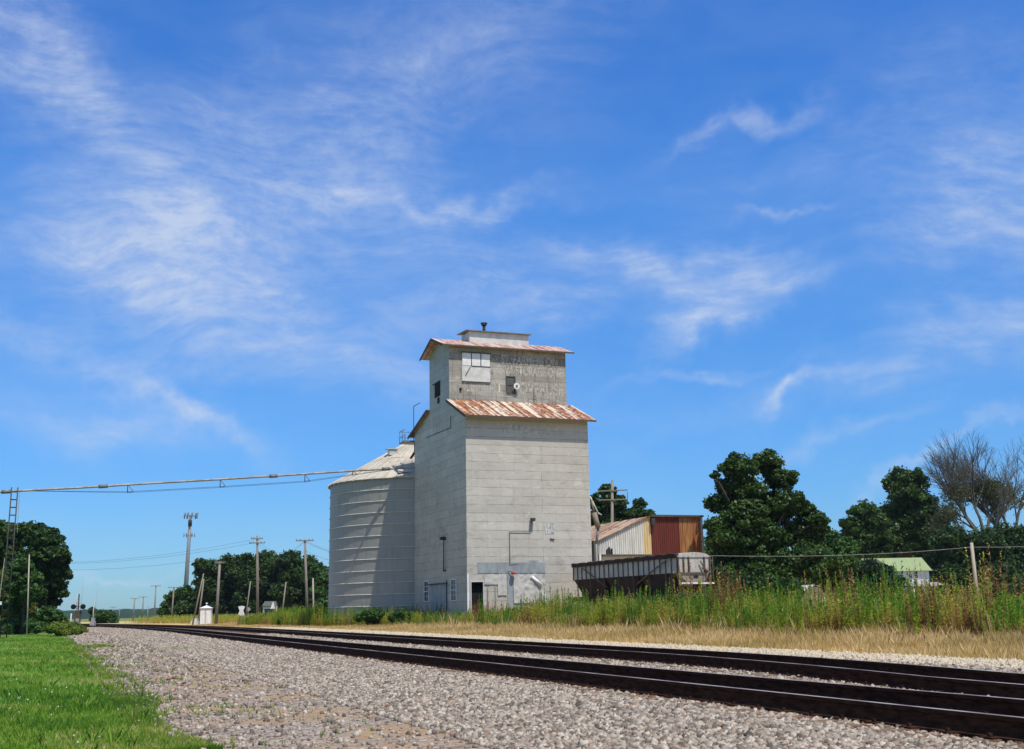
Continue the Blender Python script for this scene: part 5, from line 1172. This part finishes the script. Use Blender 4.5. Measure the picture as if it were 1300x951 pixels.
for q in p_: r_ = .009+.008*random.random(); m_.lathe([(.001, q[2]-r_), (r_, q[2]), (.001, q[2]+r_)], (q[0], q[1]), 5)
m_.build('clover_flowers', M['clover'], None, kind='stuff', label='tiny white clover flowers in the lawn', category='flowers')
# dry golden strip
n = 62000; s = 8+150*rng.random(n)**1.35; lat = 20.0+9.5*rng.random(n)**.9+.3*np.sin(s*.5); sc = 1+np.clip(s-35, 0, 100)/50
hgt = (.16+.24*np.clip((lat-20)/6, 0, 1))*np.interp(s, [80, 105], [1, .7])*(.75+.5*nz(lat, s, .8))
tufts('dry_grass', 'dry golden grass strip along the far side of the tracks', 'grass', place(lat, s, .14), hgt*rng.uniform(.6, 1.5, n), .008*sc, 4, 'drygrass', np.clip(.1+.5*nz(lat, s, .5, 2)+.3*(nz(lat, s, 2.7)-.5)+rng.uniform(-.25, .35, n), 0, 1), .55)
n = 16000; s = 130+200*rng.random(n); lat = 24.5+14*rng.random(n)
tufts('dry_grass', 'distant golden grass bank left of the bin', 'grass', place(lat, s, .14)-VD[None]*curve(s)[:, None], .7+.5*rng.random(n), np.full(n, .04), 4, 'drygrass', .1+.5*nz(lat, s, .1, 2), .4)

def weeds(name, label, base, h, dens, tint0, kind='stuff', group=None, leaf=.15, parent=None, cat='weeds'):
    n = len(base); Q = []; T = []
    az = rng.uniform(0, 2*math.pi, n); ln = rng.uniform(0, .13, n); d = np.stack([np.cos(az)*ln, np.sin(az)*ln, np.ones(n)], 1)
    r_ = .011
    for a in (0, math.pi/2):
        e = np.array([math.cos(a), math.sin(a), 0])*r_; top = base+d*h[:, None]; Q.append(np.stack([base-e, base+e, top+e*.3, top-e*.3], 1)); T.append(np.where(rng.random(n) < .5, .97, np.clip(tint0+.22, 0, 1)))
    k = dens; idx = np.repeat(np.arange(n), k); N = n*k; t_ = .06+.94*rng.random(N)**.8; p = base[idx]+d[idx]*(h[idx]*t_)[:, None]
    a = rng.uniform(0, 2*math.pi, N); el_ = np.where(t_ > .75, rng.uniform(.7, 1.35, N), rng.uniform(.1, .95, N)); Lh = leaf*h[idx]/1.9*np.interp(t_, [0, .2, .6, .85, 1], [.7, 1.15, 1.1, .75, .4])*rng.uniform(.6, 1.3, N)
    dd = np.stack([np.cos(a)*np.cos(el_), np.sin(a)*np.cos(el_), np.sin(el_)], 1); e = np.stack([-np.sin(a), np.cos(a), np.zeros(N)], 1)
    wd = ((.013+.022*rng.random(n))[idx]*rng.uniform(.7, 1.2, N))[:, None]; tip = p+dd*Lh[:, None]; tip[:, 2] -= Lh*.15; mid = p+dd*(Lh*.5)[:, None]
    Q.append(np.stack([p, mid-e*wd, tip, mid+e*wd], 1)); T.append(np.clip(tint0[idx]+np.interp(t_, [0, .25, .6, 1], [.55, .38, .12, -.03])+rng.uniform(-.16, .16, N), 0, 1))
    kw = dict(label=label, category=cat)
    if kind: kw['kind'] = kind
    if group: kw['group'] = group
    return quads(name, np.concatenate(Q), np.concatenate(T), M['weed'], parent, **kw)
def not_in_buildings(lat, s, b):
    q = (b-A0[None]); la = q@VD; ls = q@UD; ok = ~((la > -.25) & (la < W+.2) & (ls > -.25) & (ls < L_+.3))
    q2 = b-np.array([bc[0], bc[1], 0]); ok &= np.hypot(q2[:, 0], q2[:, 1]) > BR+.3
    q3 = b-H0[None]; la = q3@VD; ls = q3@UD; ok &= ~((la > -.2) & (la < HW+.3) & (ls > -1.2) & (ls < HL+.3)); return ok
n = 14500; s = 12+128*rng.random(n)**1.1; fr0 = np.interp(s, [60, 80, 95, 110, 140], [26.9, 27.0, 25.4, 23.2, 22.6]); lat = np.minimum(rng.exponential(3.6, n), rng.uniform(0, 17, n))+fr0+.5*np.sin(s*.4)+.35*np.sin(s*1.3)
b = place(lat, s, .13); ok = not_in_buildings(lat, s, b); b, lat, s, fr0 = b[ok], lat[ok], s[ok], fr0[ok]
# taller to the right (small s), lower in front of the elevator
hmax = np.interp(s, [20, 31, 36, 41, 47, 60, 75, 88, 92, 100, 120], [1.6, 1.6, 1.9, 2.4, 2.3, 2.0, 1.8, 1.3, 1.3, 1.75, 1.8])
h = hmax*np.interp(lat-fr0, [0, 1.4, 4], [.62, .9, 1.0])*rng.uniform(.6, 1.1, len(s))*(.74+.42*nz(lat, s, .5))*(.84+.36*nz(lat, s, 1.5, 3)**2)
kx = rng.uniform(0, 1, (260, 5)); cl = np.zeros(len(s)); ch = np.ones(len(s))      # patches of one kind of weed, greener, bronze or taller
for a_, b_, c_, d_, e_ in kx:
    cs_, cl_ = 14+110*a_**1.2, 27+9*b_; m_ = np.hypot((s-cs_)/(.8+1.8*c_), (lat-cl_)/(.7+1.2*c_)) < 1; cl[m_] = (.45 if d_ > .6 else -.22)*(.5+e_); ch[m_] = .78+.5*e_
h = h*ch*1.06
weeds('tall_weeds', 'dense thicket of tall green and browning weeds before the elevator', b, h, 46, np.clip(-.2+.48*nz(lat, s, .33, .7)+.62*(nz(lat*1.3, s*1.3, 1.9, 1.7)-.42)+.42*rng.random(len(s))**2+cl, 0, 1))
n = 3500; s = 5+60*rng.random(n); lat = 44+30*rng.random(n); b = place(lat, s, .13)
weeds('rear_weeds', 'green weeds on the waste ground between the thicket and the house', b, rng.uniform(1.0, 1.7, n), 26, np.clip(.05+.5*rng.random(n), 0, 1), leaf=.3)
n = 1700; s = 84+44*rng.random(n); lat = np.interp(s, [84, 96, 104, 128], [26.4, 25.2, 22.9, 22.6])+3.4*rng.random(n); b = place(lat, s, .12); ok = not_in_buildings(lat, s, b); b = b[ok]; s = s[ok]
weeds('bin_side_weeds', 'uneven green weeds growing along the foot of the bin and the elevator side', b, np.interp(s, [84, 97, 101], [1.15, 1.25, 1.7])*rng.uniform(.55, 1.15, len(b)), 44, np.clip(.4*rng.random(len(b))+.15*np.sin(s), 0, 1), leaf=.2)
n = 1500; s = 14+70*rng.random(n); lat = 27.8+9*rng.random(n); b = place(lat, s, .12); ok = not_in_buildings(lat, s, b); b = b[ok]
weeds('leafy_weeds', 'leafy broad weeds filling between the tall stalks', b, rng.uniform(.7, 1.5, len(b)), 40, np.clip(.45*rng.random(len(b)), 0, 1), leaf=.34)
n = 700; s = 12+100*rng.random(n); lat = 26.6+2.2*rng.random(n); b = place(lat, s, .12); ok = not_in_buildings(lat, s, b); b = b[ok]
tufts('dead_stalks', 'pale dead stalks standing along the front of the thicket', 'weeds', b, rng.uniform(.5, 1.2, len(b)), np.full(len(b), .006), 5, 'drygrass', rng.uniform(.2, 1, len(b)), .35)
# thicker weeds farther left, by the bin and the relay hut
n = 3600; s = 110+120*rng.random(n); lat = 27+13*rng.random(n); b = place(lat, s, .1); ok = not_in_buildings(lat, s, b); b = b[ok]
weeds('roadside_weeds', 'green weeds behind the golden grass left of the bin', b, rng.uniform(.8, 1.5, len(b)), 30, np.clip(.1+.5*rng.random(len(b)), 0, 1), leaf=.3)
# a few single weeds stand above the thicket
gpn = 0
labs = ['tall pointed weed rising left of the tall maple trunk', 'tall bright weed rising before the dark hedge', 'pointed weed left of the pale garage', 'weed spire just right of the pale garage roof', 'dark green weed rising under the cedar bush',
        'weed spire crossing the left end of the house', 'weed spire right below the house window', 'weed standing before the porch roof', 'pale green weed directly below the leaning service pole', 'weed rising right of the leaning service pole', 'weed spire near the right edge before the pale road',
        'green weed standing before the lower corner of the elevator doorway', 'bright weed against the dark middle of the hopper car', 'weed against the dark left end of the hopper car']
pts_ = [(975,733,46),(990,727,45),(1012,738,44),(1072,730,42),(1092,735,41),(1128,733,40),(1160,736,39),(1186,745,39),(1240,741,38),(1262,748,37),(1288,750,36),(611,752,80),(776,738,60),(745,744,62)]
for lab, (px, py, Y) in zip(labs, pts_):
    t_ = P(px, py, Y); b = np.array([[0., 0, 0]]); h1 = np.array([t_[2]-.13])
    base = np.array([t_[0], t_[1], .13]); k_ = 5; off = rng.normal(size=(k_, 3))*[.16, .16, 0]; off[0] = 0
    o = weeds('single_weed', lab, off, h1*np.concatenate([[1], rng.uniform(.7, .93, k_-1)]), 90, np.full(k_, .1 if px != 1240 else .35), kind=None, group='single weeds standing above the thicket', cat='weed'); o.location = tuple(base)
# scrub clump at the tip of the lawn
tree('scrub_clump', 'yellow green clump of scrub at the far tip of the lawn', 'scrub', [(64,799,7),(73,798,8),(84,797,9),(94,798,8),(101,800,6),(78,802,8),(90,803,8)], 97, 9000, .07, 'leaf_yellow', None, tr=.03, core=.45, dj=1.5, dfac=2.2)
# bush clumps at the foot of the bin
for lab, lob, Y in (('dark green shrub among weeds left of the bin', [(368,788,8),(378,787,9),(358,789,6),(386,789,7),(372,792,8),(382,792,7)], 122), ('dark shrub at the foot of the bin', [(466,782,8),(478,781,9),(456,785,6),(472,788,8)], 98), ('dark shrub between the bin and the elevator side', [(508,781,8),(518,784,7),(500,785,6),(510,788,8)], 94)):
    tree('low_shrub', lab, 'bush', lob, Y, 3000, .10, 'leaf_mid', None, tr=.04, core=.5, dj=.6, ground=.12)

# ------------------------------------------------------------------ sky
SUN_AZ = R(35); SUN_EL = R(63)        # measured from straight behind the camera towards the right
world = bpy.data.worlds.new('World'); scene.world = world; world.use_nodes = True
nt = NT(world.node_tree); bg = nt.n['Background']; out = nt.n['World Output']
sky = nt.new('ShaderNodeTexSky'); sky.sky_type = 'NISHITA'; sky.sun_disc = False; sky.sun_elevation = SUN_EL
sdx, sdy = math.sin(SUN_AZ), -math.cos(SUN_AZ)
sky.sun_rotation = math.atan2(sdx, sdy); sky.altitude = 100; sky.air_density = 1.0; sky.dust_density = .35; sky.ozone_density = 2.0
tc = nt.new('ShaderNodeTexCoord').outputs['Generated']; sp = nt.new('ShaderNodeSeparateXYZ'); nt.l.new(tc, sp.inputs[0])
az = nt.math('MULTIPLY', nt.math('ARCTAN2', sp.outputs[0], sp.outputs[1]), 57.2958); ele = nt.math('MULTIPLY', nt.math('ARCSINE', sp.outputs[2]), 57.2958)
cb = nt.new('ShaderNodeCombineXYZ'); nt.l.new(az, cb.inputs[0]); nt.l.new(ele, cb.inputs[1]); cv = cb.outputs[0]
wp = nt.noise(cv, .16, 4, .55, out=1); wp2 = nt.noise(cv, .7, 5, .6, out=1)
cw_ = nt.vmath('ADD', cv, nt.vmath('MULTIPLY', nt.vmath('SUBTRACT', wp, (.5,.5,.5)), (8, 6, 0))); cw_ = nt.vmath('ADD', cw_, nt.vmath('MULTIPLY', nt.vmath('SUBTRACT', wp2, (.5,.5,.5)), (1.5, 1.2, 0)))
nv = nt.vmath('ADD', cv, nt.vmath('MULTIPLY', nt.vmath('SUBTRACT', nt.noise(cv, .07, 2, .5, out=1), (.5,.5,.5)), (9, 7, 0)))
def dirang(px, py):
    r_ = ray(px, py); r_ = r_/np.linalg.norm(r_); return math.degrees(math.atan2(r_[0], r_[1])), math.degrees(math.asin(r_[2]))
blobs = [(120,130,190,34,44,.5),(205,270,120,55,25,.5),(140,325,130,30,12,.55),(480,130,230,110,-35,.40),(420,235,190,46,22,.42),(560,247,110,10,0,.45),(330,300,200,34,8,.34),(620,390,140,30,-4,.5),(235,522,85,13,30,.8),
         (130,535,150,24,8,.45),(845,328,105,24,10,.85),(895,385,66,20,-35,.75),(965,368,62,14,-12,.5),(1016,497,34,10,-28,.95),(985,274,34,6,3,.4),(935,152,70,10,-22,.4),(1110,150,220,55,-20,.2),(1262,255,110,60,-15,.75),
         (890,468,90,7,-4,.4),(1190,580,90,6,-22,.55),(1060,560,110,10,-14,.3),(90,440,210,30,10,.42),(1240,430,150,34,-10,.42),(450,470,240,30,12,.32),(130,722,80,4,-9,.5),(650,60,220,30,-12,.10),(1100,470,260,20,-15,.18),(300,400,280,38,12,.42),(40,60,140,26,50,.3)]
s1 = nt.noise(nt.mapping(nv, (.13, .55, 1), (0, 0, R(28))), 1.0, 7, .56); s2 = nt.noise(nt.mapping(nv, (.13, .55, 1), (0, 0, R(-14))), 1.2, 7, .56)
fine = nt.noise(nt.mapping(nv, (.3, .7, 1), (0, 0, R(-6))), 2.0, 8, .66)
acc = {0: None, 1: None}
spw = nt.new('ShaderNodeSeparateXYZ'); nt.l.new(cw_, spw.inputs[0]); wx, wy = spw.outputs[0], spw.outputs[1]
for (px, py, a, b, ang, st_) in blobs:
    ca, ce_ = dirang(px, py); k = 25.8/1.0
    sc_ = 1/math.cos(R(ce_)); an = -R(ang); A_, B_ = a/k, b/k
    dx = nt.math('MULTIPLY', nt.math('SUBTRACT', wx, ca), 1/sc_); dy = nt.math('SUBTRACT', wy, ce_)
    u_ = nt.math('ADD', nt.math('MULTIPLY', dx, math.cos(an)/A_), nt.math('MULTIPLY', dy, math.sin(an)/A_)); v_ = nt.math('ADD', nt.math('MULTIPLY', dx, -math.sin(an)/B_), nt.math('MULTIPLY', dy, math.cos(an)/B_))
    r2 = nt.math('ADD', nt.math('MULTIPLY', u_, u_), nt.math('MULTIPLY', v_, v_)); g_ = nt.math('MULTIPLY', nt.math('EXPONENT', nt.math('MULTIPLY', r2, -.75)), st_*.78)
    key = 0 if ang > 0 else 1; acc[key] = g_ if acc[key] is None else nt.math('ADD', acc[key], g_)
d1 = nt.math('MULTIPLY', acc[0], nt.math('ADD', .42, nt.math('MULTIPLY', nt.step(s1, .28, .74), .82))); d2 = nt.math('MULTIPLY', acc[1], nt.math('ADD', .42, nt.math('MULTIPLY', nt.step(s2, .28, .74), .82)))
dn = nt.math('MULTIPLY', nt.math('ADD', d1, d2), nt.math('ADD', .45, nt.math('MULTIPLY', nt.step(fine, .25, .75), .65)))
veil = nt.math('MULTIPLY', nt.step(nt.noise(nt.mapping(nv, (.25, .7, 1), (0, 0, R(15))), .35, 7, .6), .35, .75), .06)
back = nt.math('MAXIMUM', nt.step(ele, 42, 75), nt.step(nt.math('ABSOLUTE', az), 38, 75))     # unseen cloud veil added overhead and behind to whiten the fill light
dn = nt.math('MINIMUM', nt.math('ADD', nt.math('ADD', dn, veil), nt.math('MULTIPLY', back, .30)), .8)
dn = nt.math('MULTIPLY', dn, nt.step(ele, -1, 2.5))
hs2 = nt.new('ShaderNodeHueSaturation'); nt.l.new(sky.outputs[0], hs2.inputs['Color']); hs2.inputs['Saturation'].default_value = 1.22
el01 = nt.math('DIVIDE', nt.math('MAXIMUM', ele, 0.0), 60.0, clamp=True)
grade = nt.ramp(el01, [(0, (0.38,0.57,0.603)), (0.1, (0.33,0.61,0.691)), (0.2, (0.33,0.68,0.771)), (0.33, (0.375,0.79,0.904)), (0.43, (0.29,0.73,0.922)), (0.6, (0.23,0.72,0.957)), (1, (0.4,0.62,0.55))])
grade = nt.mix(1.0, grade, (.93, 1.035, 1.5), 'MULTIPLY')
skyc = nt.mix(1.0, sky.outputs[0], grade, 'MULTIPLY')
fin = nt.mix(dn, skyc, (4.5, 5.1, 6.2))
nt.l.new(fin, bg.inputs['Color']); bg.inputs['Strength'].default_value = .1
sun = bpy.data.lights.new('sun', 'SUN'); sun.energy = 3.6; sun.angle = R(.53); sun.color = (1, .94, .84)
so_ = bpy.data.objects.new('sun', sun); COL.objects.link(so_)
from mathutils import Vector, Matrix
sd_ = Vector((sdx*math.cos(SUN_EL), sdy*math.cos(SUN_EL), math.sin(SUN_EL)))
so_.rotation_euler = sd_.to_track_quat('Z', 'Y').to_euler(); so_.location = (30, -30, 60)

hz = MB(); hz.box((-1400, -60, -1.2), (1400, 1150, 75)); ho = hz.build('haze', None, None, kind='stuff')
hm_ = bpy.data.materials.new('haze_air'); hm_.use_nodes = True; t_ = hm_.node_tree; t_.nodes.clear(); o_ = t_.nodes.new('ShaderNodeOutputMaterial'); v_ = t_.nodes.new('ShaderNodeVolumePrincipled')
v_.inputs['Color'].default_value = (.72, .84, 1, 1); v_.inputs['Density'].default_value = .00006; v_.inputs['Anisotropy'].default_value = .2; t_.links.new(v_.outputs[0], o_.inputs['Volume']); ho.data.materials.append(hm_)
# ------------------------------------------------------------------ camera and view
cd = bpy.data.cameras.new('camera'); co_c = bpy.data.objects.new('camera', cd); COL.objects.link(co_c); scene.camera = co_c
cd.sensor_fit = 'HORIZONTAL'; cd.sensor_width = 36; cd.lens = 36*FPX/1300; cd.shift_y = -45/1300; cd.clip_end = 20000; cd.clip_start = .05
m3 = Matrix((tuple(cR), tuple(cU), tuple(-cF))).transposed(); m4 = m3.to_4x4(); m4.translation = Vector(CAM); co_c.matrix_world = m4
vs = scene.view_settings; scene.display_settings.display_device = 'sRGB'; vs.view_transform = 'Standard'; vs.look = 'None'; vs.gamma = 1; vs.exposure = 0.45; vs.use_curve_mapping = False
scene.cycles.max_bounces = 6; scene.cycles.diffuse_bounces = 3; scene.cycles.transparent_max_bounces = 12
